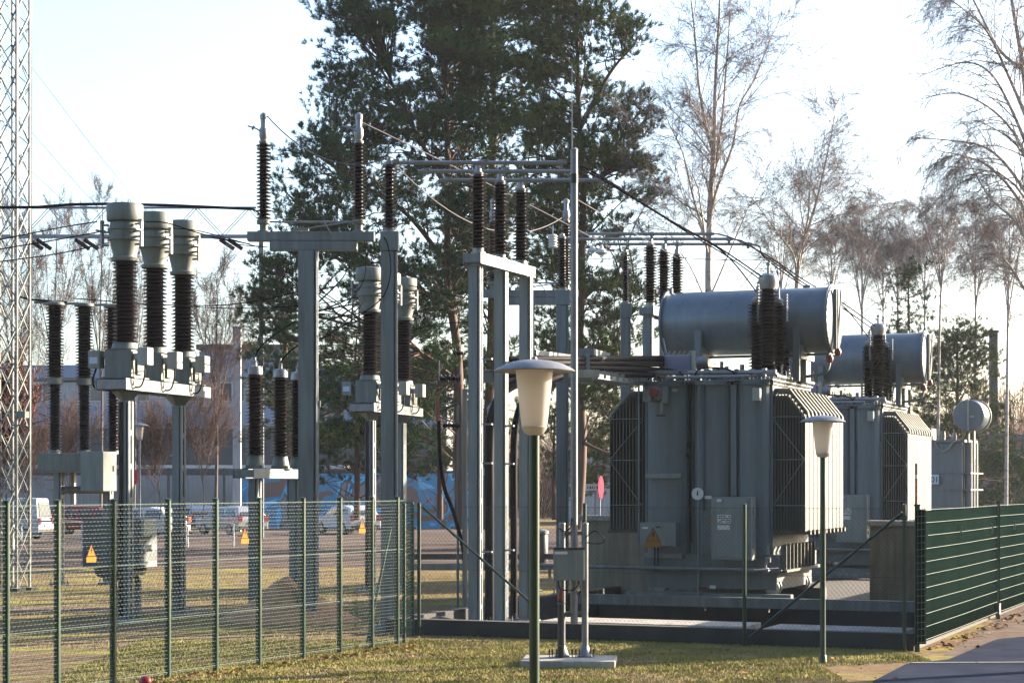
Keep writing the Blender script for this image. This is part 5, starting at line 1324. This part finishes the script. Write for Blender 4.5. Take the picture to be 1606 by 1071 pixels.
# ================================================================== TREES
def fast_tube(b, pts, rs, n):
    """light-weight tube: parallel rings, no caps"""
    v = b.v; f = b.f; o = len(v); k = len(pts)
    for i in range(k):
        p = pts[i]; d = pts[min(i+1, k-1)]-pts[max(i-1, 0)]
        if d.length < 1e-7: d = Vector((0, 0, 1))
        d.normalize()
        x = Vector((d.y, -d.x, 0)) if abs(d.z) < .95 else Vector((d.z, 0, -d.x))
        x.normalize(); y = d.cross(x); r_ = rs[i]
        for j in range(n):
            a = 2*math.pi*j/n; v.append(tuple(p+x*(math.cos(a)*r_)+y*(math.sin(a)*r_)))
    for i in range(k-1):
        for j in range(n):
            j2 = (j+1) % n; f.append((o+i*n+j, o+i*n+j2, o+(i+1)*n+j2, o+(i+1)*n+j))
    b.sm.extend([True]*((k-1)*n))

def rv(r): return Vector((r.gauss(0, 1), r.gauss(0, 1), r.gauss(0, 1)))
class Bare:
    """leafless tree: limbs go to one mesh, fine twigs to another"""
    def __init__(s, seed, droop=0.0, twig_r=.006, up=.25, levels=4, twigs=(3, 5), wander=.16, cap=26000):
        s.r = random.Random(seed); s.L = MB(); s.T = MB(); s.droop = droop; s.tr = twig_r; s.up = up; s.lv = levels; s.tw = twigs; s.wd = wander; s.cap = cap; s.n = 0
    def twig(s, p, d, ln):
        if s.n > s.cap: return
        s.n += 1; r = s.r; n = 4 if s.droop else 3; pts = [p]; q = p.copy(); dd = d.copy()
        for i in range(n):
            dd = (dd+rv(r)*.16+Vector((0, 0, -s.droop*(.5+i*.35)))).normalized(); q = q+dd*ln/n; pts.append(q.copy())
        fast_tube(s.T, pts, [s.tr*(1-.55*i/n) for i in range(n+1)], 3)
        if r.random() < .6:
            q = pts[1]; e = (d+rv(r)*.6).normalized(); pts2 = [q, q+e*ln*.22, q+(e+Vector((0, 0, -s.droop*1.4))).normalized()*ln*.5]
            fast_tube(s.T, pts2, [s.tr*.8, s.tr*.6, s.tr*.4], 3)
    def grow(s, p, d, ln, rad, lv):
        r = s.r; n = 5 if lv < 2 else 4; pts = [p.copy()]; q = p.copy(); dd = d.copy()
        for i in range(n):
            bend = Vector((0, 0, s.up*.35)) if lv > 0 else Vector((0, 0, .1))
            if lv >= 2 and s.droop: bend = Vector((0, 0, -s.droop*.22*i))
            dd = (dd+rv(r)*s.wd*.6+bend).normalized(); q = q+dd*ln/n; pts.append(q.copy())
        end = .45 if lv < s.lv else .35
        rs = [max(rad*(1-(1-end)*i/n), s.tr) for i in range(n+1)]
        fast_tube(s.L if lv < 3 else s.T, pts, rs, 8 if lv == 0 else (6 if lv == 1 else 4 if lv == 2 else 3))
        if lv >= s.lv:
            for i in range(1, n+1):
                for _ in range(r.randint(*s.tw)):
                    t = r.random(); pp = pts[i-1].lerp(pts[i], t); dv = (pts[i]-pts[i-1]).normalized()
                    s.twig(pp, (dv*.8+rv(r)*.5).normalized(), ln*r.uniform(.35, .75))
            return
        kids = [0, 0, 0, 0]
        for i in range(1, n+1):
            m = 1 if lv == 0 else (2 if i > 1 else 1)
            if lv == 0 and i < 2: continue
            for _ in range(m):
                t = r.random(); pp = pts[i-1].lerp(pts[i], t); dv = (pts[i]-pts[i-1]).normalized()
                side = rv(r); side -= dv*side.dot(dv); side.normalize()
                nd = (dv*r.uniform(.75, 1.1)+side*r.uniform(.45, .8)+Vector((0, 0, s.up*.4))).normalized()
                s.grow(pp, nd, ln*r.uniform(.42, .66), rs[i]*r.uniform(.42, .62), lv+1)
        s.grow(pts[-1], dd, ln*.62, rs[-1]*.95, lv+1)
    def finish(s, name, label, loc, barkm, twigm, group=None, cat='tree'):
        t = thing(name, label, cat, loc, 0, group)
        s.L.build('trunk', barkm, t, sharp=False); s.T.build('crown', twigm, t, sharp=False)
        return t

def rootpts(px_list, Y):
    return [Vector((PX(px, Y), 0, PZ(py, Y))) for px, py in px_list]
def guided(tree, path, r0, r1, kids_from=.35, kid_n=26, kl=(1.6, 3.2), fork=None):
    """a trunk along given points with limbs thrown off its upper part"""
    r0 *= .78; r1 *= .7
    pts = smooth_path(path, 8); n = len(pts); rs = [r0+(r1-r0)*(i/(n-1))**.8 for i in range(n)]
    fast_tube(tree.L, pts, rs, 10)
    r = tree.r
    for k_ in range(kid_n):
        f_ = kids_from+(1-kids_from)*(k_+r.random())/kid_n; i = min(n-2, int(f_*(n-1))); p = pts[i]; dv = (pts[i+1]-pts[i]).normalized()
        side = rv(r); side.y *= .8; side -= dv*side.dot(dv); side.normalize()
        ln = r.uniform(*kl)*(1.15-.75*f_)
        tree.grow(p, (dv*r.uniform(.5, 1.0)+side*r.uniform(.5, .9)).normalized(), ln, max(.012, rs[i]*.42), 2)

# the large birch with the forked upright top
Y = 62
t = Bare(21, droop=.16, twig_r=.0048, up=.35, levels=3, twigs=(2, 4))
x0 = PX(1113, Y)
def rel(lst, x0, Y, dy=None): return [Vector((PX(px, Y)-x0, (0 if dy is None else dy*i), PZ(py, Y))) for i, (px, py) in enumerate(lst)]
guided(t, rel([(1112, 815), (1113, 600), (1111, 420), (1115, 300), (1120, 230), (1122, 130), (1128, 20), (1130, -60)], x0, Y), .20, .03, .30, 22)
guided(t, rel([(1119, 240), (1106, 190), (1097, 130), (1092, 60), (1085, -10), (1078, -60)], x0, Y, .1), .085, .02, .1, 14)
guided(t, rel([(1112, 350), (1126, 290), (1148, 230), (1158, 170), (1180, 130), (1200, 80), (1222, 30)], x0, Y, -.12), .075, .015, .15, 14)
guided(t, rel([(1116, 300), (1133, 190), (1140, 110), (1146, 40), (1150, -40)], x0, Y, .15), .07, .02, .15, 12)
guided(t, rel([(1109, 380), (1088, 310), (1072, 240), (1050, 190), (1036, 150)], x0, Y, .1), .06, .012, .2, 12)
guided(t, rel([(1111, 400), (1095, 350), (1080, 330), (1055, 260)], x0, Y, -.2), .05, .012, .2, 9)
guided(t, rel([(1112, 470), (1150, 380), (1180, 310), (1215, 240)], x0, Y, -.2), .045, .01, .2, 10)
guided(t, rel([(1110, 480), (1085, 420), (1060, 380), (1042, 330)], x0, Y, .2), .04, .01, .2, 10)
t.finish('birch_tree', 'tall leafless birch with several upright pale stems right of the big pine', (x0, Y, 0), 'birch', 'twig', 'leafless birches')
# second birch
Y = 68; t = Bare(22, droop=.2, twig_r=.0048, up=.3, levels=3, twigs=(2, 4)); x0 = PX(1250, Y)
guided(t, rel([(1250, 800), (1248, 560), (1250, 440), (1262, 380), (1282, 310), (1300, 230), (1310, 180)], x0, Y), .16, .015, .3, 22)
guided(t, rel([(1250, 440), (1246, 400), (1228, 370), (1200, 330), (1180, 300)], x0, Y, .2), .06, .012, .2, 12)
guided(t, rel([(1256, 400), (1266, 340), (1268, 290), (1275, 230)], x0, Y, -.2), .06, .012, .2, 12)
guided(t, rel([(1262, 380), (1290, 350), (1325, 310), (1350, 280)], x0, Y, .2), .04, .01, .2, 10)
t.finish('birch_tree', 'leafless birch behind the right half of the big conservator', (x0, Y, 0), 'birch', 'twig', 'leafless birches')
# weeping birches behind the second transformer
def weeping(px, Y, top, spread, seed, label, lean=0):
    t = Bare(seed, droop=.42, twig_r=.0042, up=.15, levels=3, twigs=(2, 3), cap=6000); x0 = PX(px, Y); r = t.r
    base = [(px, 805), (px+lean*.3, 600), (px+lean*.6, 480), (px+lean, (480+top)/2+10), (px+lean*1.1, top+10)]
    guided(t, rel(base, x0, Y), .11, .02, .4, 12, (1.0, 2.0))
    for k_ in range(6):
        a = -1+2*k_/5; a += r.uniform(-.1, .1); yy = 500-r.uniform(0, 70)
        guided(t, rel([(px+lean*.6, yy), (px+lean*.7+a*spread*.35, yy-(yy-top)*.5), (px+lean+a*spread*.75, yy-(yy-top)*.85), (px+lean+a*spread, yy-(yy-top)*.85)], x0, Y, r.uniform(-.6, .6)), .045, .010, .15, 13, (.9, 1.9))
    return t.finish('birch_tree', label, (x0, Y, 0), 'birch', 'twig', 'leafless birches')
weeping(1408, 88, 350, 48, 36, 'drooping leafless birch behind the slim young pine')
weeping(1305, 96, 360, 40, 37, 'small drooping leafless birch right behind the end of the big conservator')
weeping(1530, 90, 340, 52, 38, 'drooping leafless birch left of the dark concrete pillar')
weeping(1385, 104, 380, 45, 42, 'distant drooping birch, faint, left of the slim young pine')
weeping(1450, 106, 372, 48, 43, 'distant drooping birch, faint, right of the slim young pine')
weeping(1225, 100, 350, 45, 44, 'distant drooping birch behind the main bushing of the near transformer')
weeping(1352, 82, 318, 55, 31, 'drooping leafless birch just right of the big conservator')
weeping(1470, 84, 300, 62, 32, 'drooping leafless birch above the drum of the old transformer', 8)
weeping(1578, 80, 330, 60, 35, 'lower drooping leafless birch beside the dark concrete pillar', 5)
# right edge birch with hanging curtains
Y = 58; t = Bare(41, droop=.48, twig_r=.0038, up=.12, levels=3, twigs=(2, 4), cap=12000); x0 = PX(1640, Y)
guided(t, rel([(1640, 830), (1636, 600), (1630, 400), (1618, 250), (1606, 120), (1590, 20), (1575, -60)], x0, Y), .24, .05, .35, 18, (1.5, 3.0))
for k_, lst in enumerate(([(1612, 190), (1580, 130), (1540, 60), (1500, 30), (1462, 10)], [(1626, 330), (1585, 260), (1550, 225), (1500, 212), (1440, 205)], [(1628, 360), (1590, 300), (1560, 265), (1525, 245), (1470, 232)],
                          [(1632, 420), (1590, 350), (1545, 310), (1500, 235)], [(1604, 110), (1570, 70), (1530, -20), (1500, -40)], [(1634, 500), (1600, 440), (1570, 400), (1520, 390)], [(1615, 240), (1590, 170), (1560, 110), (1520, 90), (1450, 110)],
                          [(1622, 300), (1600, 230), (1560, 180), (1500, 150), (1440, 160)])):
    guided(t, rel(lst, x0, Y, (-.35, .3, .1, -.2, .4, .1, .25, -.1)[k_]), .085, .014, .12, 18, (1.0, 2.6))
t.finish('birch_tree', 'large leafless birch with long hanging twigs cut off by the right edge', (x0, Y, 0), 'birch', 'twig', 'leafless birches')
# bare trees at left
def small_bare(px, Y, top, seed, label, spread=40, m='bark', tw='shrubtwig', name='bare_tree', cat='tree', r0=.12, cap=5000, bottom=815, twr=.007, group='leafless trees at left'):
    t = Bare(seed, droop=0, twig_r=twr, up=.5, levels=3, twigs=(2, 3), cap=cap); x0 = PX(px, Y); r = t.r
    mid = bottom-(bottom-top)*.5
    guided(t, rel([(px, bottom), (px+2, mid+60), (px-2, mid), (px+3, top+50), (px, top)], x0, Y), r0, .012, .35, 15, (1.4, 2.8))
    for k_ in range(4):
        a = (-1, -.5, .5, 1)[k_]; yy = mid+r.uniform(-10, 60)
        guided(t, rel([(px, yy), (px+a*spread*.5, yy-(yy-top)*.45), (px+a*spread, top+(abs(a))*40)], x0, Y, r.uniform(-.5, .5)), r0*.45, .01, .2, 10, (1.2, 2.4))
    return t.finish(name, label, (x0, Y, 0), m, tw, group, cat)
small_bare(86, 104, 330, 51, 'leafless tree just right of the lattice mast behind the circuit breaker', 45)
small_bare(158, 108, 300, 52, 'leafless tree rising behind the front head of the left trio', 40)
small_bare(210, 112, 345, 56, 'leafless tree between the front and middle units of the left trio', 30)
small_bare(338, 90, 430, 53, 'leafless tree between the left trio and the tall grey column', 42)
small_bare(20, 100, 330, 54, 'leafless tree behind the lattice mast at the left edge', 35)
# bushy bare shrubs before the buildings
for i, (px, Y, top, sp, lb) in enumerate(((110, 84, 650, 35, 'leafless shrub behind the circuit breaker cabinet'), (250, 86, 660, 32, 'leafless shrub behind the small distant lamp'), (318, 88, 625, 45, 'dense leafless shrub right of the left trio'), (40, 80, 690, 30, 'leafless shrub at the foot of the lattice mast'))):
    small_bare(px, Y, top, 60+i, lb, sp, 'bark', 'shrubtwig', 'bare_shrub', 'shrub', .05, 1700, 815, .007, 'leafless shrubs at left')
t = small_bare(8, 72, 585, 70, 'russet leaved young tree cut off by the left edge', 24, 'bark', 'redleaf', 'russet_tree', 'tree', .06, 4000, 830, .022, None)

# ---- pines
import numpy as np
def tuft_template(seed, n=26):
    """a shoot with long thin needles fanning forward along +z"""
    r = random.Random(seed); out = []
    for i in range(n):
        t = r.random(); base = Vector((r.gauss(0, .02), r.gauss(0, .02), t*.55))
        a = r.uniform(0, 6.283); sp = r.uniform(.45, .95)
        q = Vector((math.cos(a)*sp, math.sin(a)*sp, r.uniform(.35, 1.0))).normalized(); ln = r.uniform(.45, .75)
        side = q.cross(rv(r)).normalized()*.034
        out += [base-side, base+side, base+q*ln]
    for s_ in (-1, 1): pass
    return np.array([tuple(v) for v in out], dtype=np.float32)
TUFTS = [tuft_template(900+i) for i in range(14)]
def needle_tuft(lst, p, d, s_, r):
    lst.append((p.x, p.y, p.z, d.x, d.y, d.z, s_*r.uniform(.75, 1.25), r.randrange(14), r.uniform(0, 6.283)))
def build_tufts(lst, name, m, parent):
    chunks = []
    for (x, y, z, dx, dy, dz, sc_, ti, an) in lst:
        w_ = np.array((dx, dy, dz)); w_ /= np.linalg.norm(w_)+1e-9
        h = np.array((math.cos(an), math.sin(an), .3)); u_ = np.cross(h, w_); u_ /= np.linalg.norm(u_)+1e-9; v_ = np.cross(w_, u_)
        chunks.append((TUFTS[ti] @ np.array((u_, v_, w_), dtype=np.float32))*sc_+np.array((x, y, z), dtype=np.float32))
    V = np.concatenate(chunks).astype(np.float32); nv = len(V); nf = nv//3
    me = bpy.data.meshes.new(name); me.vertices.add(nv); me.vertices.foreach_set('co', V.ravel())
    me.loops.add(nv); me.loops.foreach_set('vertex_index', np.arange(nv, dtype=np.int32))
    me.polygons.add(nf); me.polygons.foreach_set('loop_start', np.arange(0, nv, 3, dtype=np.int32))
    try: me.polygons.foreach_set('loop_total', np.full(nf, 3, dtype=np.int32))
    except Exception: pass
    me.update(calc_edges=True); me.materials.append(M[m])
    o = bpy.data.objects.new(name, me); col.objects.link(o); o.parent = parent; return o
def pad(bw, bn, root, c, rx, rz, r, n_t, ts, rad):
    """a cloud-like foliage pad at the end of a limb; tufts on short twigs"""
    d = (c-root); L_ = d.length; side = Vector((-d.y, d.x, 0)); side = side.normalized() if side.length > .01 else Vector((1, 0, 0))
    m = root.lerp(c, .5)+Vector((0, 0, L_*r.uniform(-.06, .10)))+side*L_*r.uniform(-.12, .12)
    pts = smooth_path([root, m, c], 5); n = len(pts)
    sub = [c+Vector((r.gauss(0, rx*.62), r.gauss(0, rx*.62), r.gauss(0, rz*.6))) for _ in range(6)]
    for q in sub: fast_tube(bw, [m.lerp(c, .6), q.lerp(c, .4)+Vector((0, 0, -.05)), q], [.02, .014, .008], 3)
    fast_tube(bw, pts, [max(.012, rad*(1-.75*i/(n-1))) for i in range(n)], 5)
    dirn = d.normalized()
    for i in range(n_t):
        while True:
            u = Vector((r.uniform(-1, 1), r.uniform(-1, 1), r.uniform(-1, 1)))
            if u.length < 1: break
        q = sub[i % 6]; p = q+Vector((u.x*rx*.42, u.y*rx*.42, u.z*rz*.5))
        dd = (p-q).normalized()*.6+Vector((0, 0, .5))+dirn*.45
        needle_tuft(bn, p, dd.normalized(), ts, r)
def interp(tab, y):
    if y <= tab[0][0]: return tab[0][1]
    for (a, va), (b_, vb) in zip(tab, tab[1:]):
        if y <= b_: return va+(vb-va)*(y-a)/(b_-a)
    return tab[-1][1]
def pine(label, px_base, Y, trunk, left, right, py0, py1, npads, seed, dens, ts=.30, m='needles', rad=.20, tufts=26, name='pine_tree', fork=(), group='pines behind the yard'):
    r = random.Random(seed); bw, bn = MB(), []; x0 = PX(px_base, Y)
    tpts = smooth_path([Vector((PX(px, Y)-x0, 0, PZ(py, Y))) for px, py in trunk], 8); n = len(tpts)
    fast_tube(bw, tpts, [rad*(1-.8*(i/(n-1))) for i in range(n)], 12)
    stems = [tpts]
    for fk in fork:
        fp = smooth_path([Vector((PX(px, Y)-x0, dy, PZ(py, Y))) for px, py, dy in fk], 8); k_ = len(fp); fast_tube(bw, fp, [rad*.5*(1-.8*(i/(k_-1))) for i in range(k_)], 8); stems.append(fp)
    cnt = 0
    while cnt < npads:
        py = r.uniform(py0, py1)
        if r.random() > interp(dens, py): continue
        a, b_ = interp(left, py), interp(right, py); px = r.uniform(a, b_)
        if r.random() < .45: px = a+(b_-a)*r.random()**2.2 if r.random() < .5 else b_-(b_-a)*r.random()**2.2
        hw = max(.6, (b_-a)/2*Y/F); xc = (a+b_)/2
        k_ = max(0, 1-((px-xc)/max(1, (b_-a)/2))**2)**.5
        c = Vector((PX(px, Y)-x0, r.uniform(-1, 1)*hw*.85*k_, PZ(py, Y)))
        st = min(stems, key=lambda s_: min((abs(q.x-c.x)+abs(q.z-(c.z-1.0))) for q in s_[len(s_)//6:]))
        want = c.z-.35*math.hypot(c.x, c.y)*r.uniform(.0, 1.0)-.2
        cand = sorted(range(1, len(st)), key=lambda q: abs(st[q].z-want)+.2*abs(st[q].x-c.x))[:7]; qi = r.choice(cand); root = st[qi].lerp(st[qi-1], r.random())
        big = r.uniform(.55, 1.05)
        pad(bw, bn, root, c, big*.95, big*.46, r, int(tufts*big*2.0), ts, max(.02, rad*.20)); cnt += 1
    t = thing(name, label, 'pine', (x0, Y, 0), 0, group)
    bw.build('trunk', 'pinebark', t, sharp=False); build_tufts(bn, 'crown', m, t)
    return t
D1 = [(-80, 1), (330, 1), (400, .95), (470, .7), (560, .5), (700, .5)]
pine('broad dark pine, left one of the big group, reaching over the T-shaped column', 716, 66, [(722, 830), (720, 640), (716, 540), (702, 440), (703, 300), (700, 150), (695, 0), (690, -70)],
     [(-70, 560), (0, 530), (50, 535), (100, 500), (150, 520), (200, 490), (260, 450), (300, 455), (350, 478), (400, 430), (450, 410), (520, 420), (600, 430), (700, 470)],
     [(-70, 760), (200, 790), (400, 770), (500, 740), (600, 720), (700, 720)], -60, 700, 385, 101, D1, fork=([(703, 300, 0), (660, 220, .6), (620, 140, 1.2), (590, 60, 1.4)], [(704, 420, 0), (640, 340, -.5), (560, 290, -1.0), (500, 250, -1.2)], [(710, 480, 0), (620, 440, .3), (520, 400, .6)], [(718, 600, 0), (640, 540, .5), (520, 500, .7), (440, 480, .6)]))
pine('dark pine in the middle of the big group with slender forked upper stems', 772, 69, [(765, 830), (764, 700), (770, 560), (772, 400), (770, 300), (776, 200), (772, 100), (770, 0), (770, -70)],
     [(-70, 650), (200, 660), (350, 690), (500, 700), (640, 700)], [(-70, 880), (100, 870), (200, 850), (300, 850), (450, 830), (640, 810)], -60, 600, 125, 102, [(-80, 1), (110, 1), (160, .4), (380, .45), (480, .35), (620, .3)],
     fork=([(771, 260, 0), (765, 150, .3), (742, 60, .6)], [(772, 420, 0), (760, 330, .4), (735, 260, .8)], [(772, 360, 0), (820, 290, .4), (860, 250, .6)]))
pine('open crowned pine, right one of the big group, with reddish trunk behind the slim mast', 912, 64, [(905, 830), (912, 700), (908, 560), (912, 420), (915, 300), (908, 180), (905, 60), (900, -60)],
     [(-70, 800), (100, 820), (250, 840), (400, 850), (500, 860), (700, 870)], [(-70, 930), (0, 965), (40, 1010), (110, 975), (150, 985), (180, 1020), (230, 960), (260, 1015), (300, 1030), (340, 990), (420, 1000), (480, 1010), (560, 960), (640, 960), (720, 950)],
     -60, 640, 195, 103, [(-80, 1), (300, .9), (350, .8), (420, .7), (560, .6), (720, .5)], m='needles2',
     fork=([(914, 300, 0), (960, 260, .3), (1005, 210, .5)], [(910, 200, 0), (955, 120, -.4), (990, 80, -.5)], [(911, 470, 0), (950, 440, .3), (1000, 430, .6)], [(911, 560, 0), (945, 545, .3), (985, 560, .6)], [(910, 690, 0), (926, 700, -.3), (955, 712, -.6)]))
pine('small olive pine between the left arresters and the tall grey column', 452, 74, [(455, 815), (452, 640), (446, 520), (432, 430)], [(420, 415), (480, 408), (560, 405), (640, 400), (700, 400)], [(420, 440), (480, 480), (560, 500), (700, 520)], 425, 700, 36, 104, [(400, 1), (720, .9)], m='needles2', rad=.12, tufts=18)
pine('dark evergreen behind the tall grey column and the farther trio', 560, 78, [(560, 815), (560, 700), (556, 600), (560, 520)], [(520, 520), (600, 490), (740, 480)], [(520, 600), (600, 650), (740, 660)], 520, 760, 60, 105, [(400, 1), (760, 1)], rad=.14, tufts=26)
pine('dark evergreen behind the earthing switch', 690, 80, [(690, 815), (690, 700), (688, 600), (690, 560)], [(560, 660), (620, 640), (740, 620)], [(560, 730), (620, 745), (740, 760)], 560, 740, 34, 106, [(400, 1), (760, 1)], rad=.14, tufts=24)
pine('low olive evergreen seen behind the slim mast and its column', 870, 78, [(870, 815), (868, 760), (870, 640)], [(600, 830), (700, 820), (780, 820)], [(600, 960), (700, 960), (780, 940)], 590, 790, 42, 107, [(400, 1), (760, 1)], m='needles2', rad=.12, tufts=20)
pine('olive pine right of the far conservator above the old transformer', 1500, 86, [(1505, 815), (1500, 700), (1502, 600), (1500, 520)], [(500, 1490), (560, 1465), (640, 1440), (760, 1450)], [(500, 1530), (560, 1550), (640, 1560), (760, 1560)], 510, 760, 66, 108, [(400, .6), (560, 1), (760, 1)], m='needles2', rad=.15, tufts=22)
pine('dark bushy evergreen at the right edge below the reddish building', 1580, 92, [(1585, 815), (1582, 760), (1580, 700)], [(680, 1545), (780, 1530)], [(680, 1625), (780, 1640)], 695, 800, 34, 109, [(400, 1), (800, 1)], rad=.12, tufts=24)
pine('slim young pine with open whorls behind the far bushing group', 1424, 84, [(1424, 815), (1426, 600), (1425, 480), (1424, 415)], [(415, 1420), (460, 1412), (520, 1400), (600, 1390)], [(415, 1428), (460, 1440), (520, 1450), (600, 1460)], 420, 620, 34, 110, [(400, .8), (700, .8)], m='needles', rad=.09, tufts=12)
pine('low evergreen seen beneath the far conservator', 1330, 90, [(1330, 815), (1330, 700), (1330, 640)], [(560, 1300), (700, 1290)], [(560, 1350), (700, 1370)], 590, 760, 18, 111, [(400, 1), (760, 1)], m='needles2', rad=.1, tufts=18)
# far-off wood that reads as one mass
r = random.Random(8); b = MB()
for i in range(2600):
    Y = r.uniform(150, 175); px = r.uniform(-60, 1680); hh = r.uniform(5, 9.5)*(1+.25*math.sin(px*.013)); x = PX(px, Y); p = Vector((x, Y, 0)); q = p+Vector((r.gauss(0, .8), 0, hh))
    fast_tube(b, [p, p.lerp(q, .5)+rv(r)*.25, q], [.09, .06, .02], 3)
    for _ in range(5):
        s_ = p.lerp(q, r.uniform(.35, .95)); fast_tube(b, [s_, s_+Vector((r.gauss(0, .9), r.gauss(0, .5), r.uniform(.5, 1.6)))], [.035, .012], 3)
tag(b.build('distant_wood', 'shrubtwig', None, sharp=False), kind='stuff')

# dense evergreens added unseen behind the camera, darkening shaded fronts and mirrored in paint
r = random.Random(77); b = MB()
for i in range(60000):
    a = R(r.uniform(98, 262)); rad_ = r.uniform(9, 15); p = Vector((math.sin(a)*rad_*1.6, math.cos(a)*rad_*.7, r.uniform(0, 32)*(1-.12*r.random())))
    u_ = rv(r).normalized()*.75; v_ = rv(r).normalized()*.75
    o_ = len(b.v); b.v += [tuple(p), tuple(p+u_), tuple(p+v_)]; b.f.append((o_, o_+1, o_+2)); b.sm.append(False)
tag(b.build('added_evergreen_wood', 'needles', None, sharp=False), kind='stuff')

# thin winter haze
hz = bpy.data.materials.new('winter_haze'); hz.use_nodes = True; hn = hz.node_tree.nodes; hn.remove(hn['Principled BSDF'])
pv = hn.new('ShaderNodeVolumePrincipled'); pv.inputs['Color'].default_value = (.78, .86, 1, 1); pv.inputs['Density'].default_value = .00015; pv.inputs['Anisotropy'].default_value = .3
hz.node_tree.links.new(pv.outputs[0], hn['Material Output'].inputs['Volume'])
b = MB(); b.box(-75, 75, -26, 185, -2.5, 34); tag(b.build('haze', hz), kind='stuff')

# offscreen pine at the right whose shade falls across the foreground lawn
pine('pine standing outside the picture to the right, shading the lawn', 1000, 30, [(1000, 1000), (1000, 700), (1005, 400), (1000, 0)], [(-100, 900), (300, 800), (600, 820)], [(-100, 1100), (300, 1200), (600, 1180)], -50, 560, 60, 120, [(-80, 1), (700, 1)], tufts=20).location = (14.5, 29.5, 0)
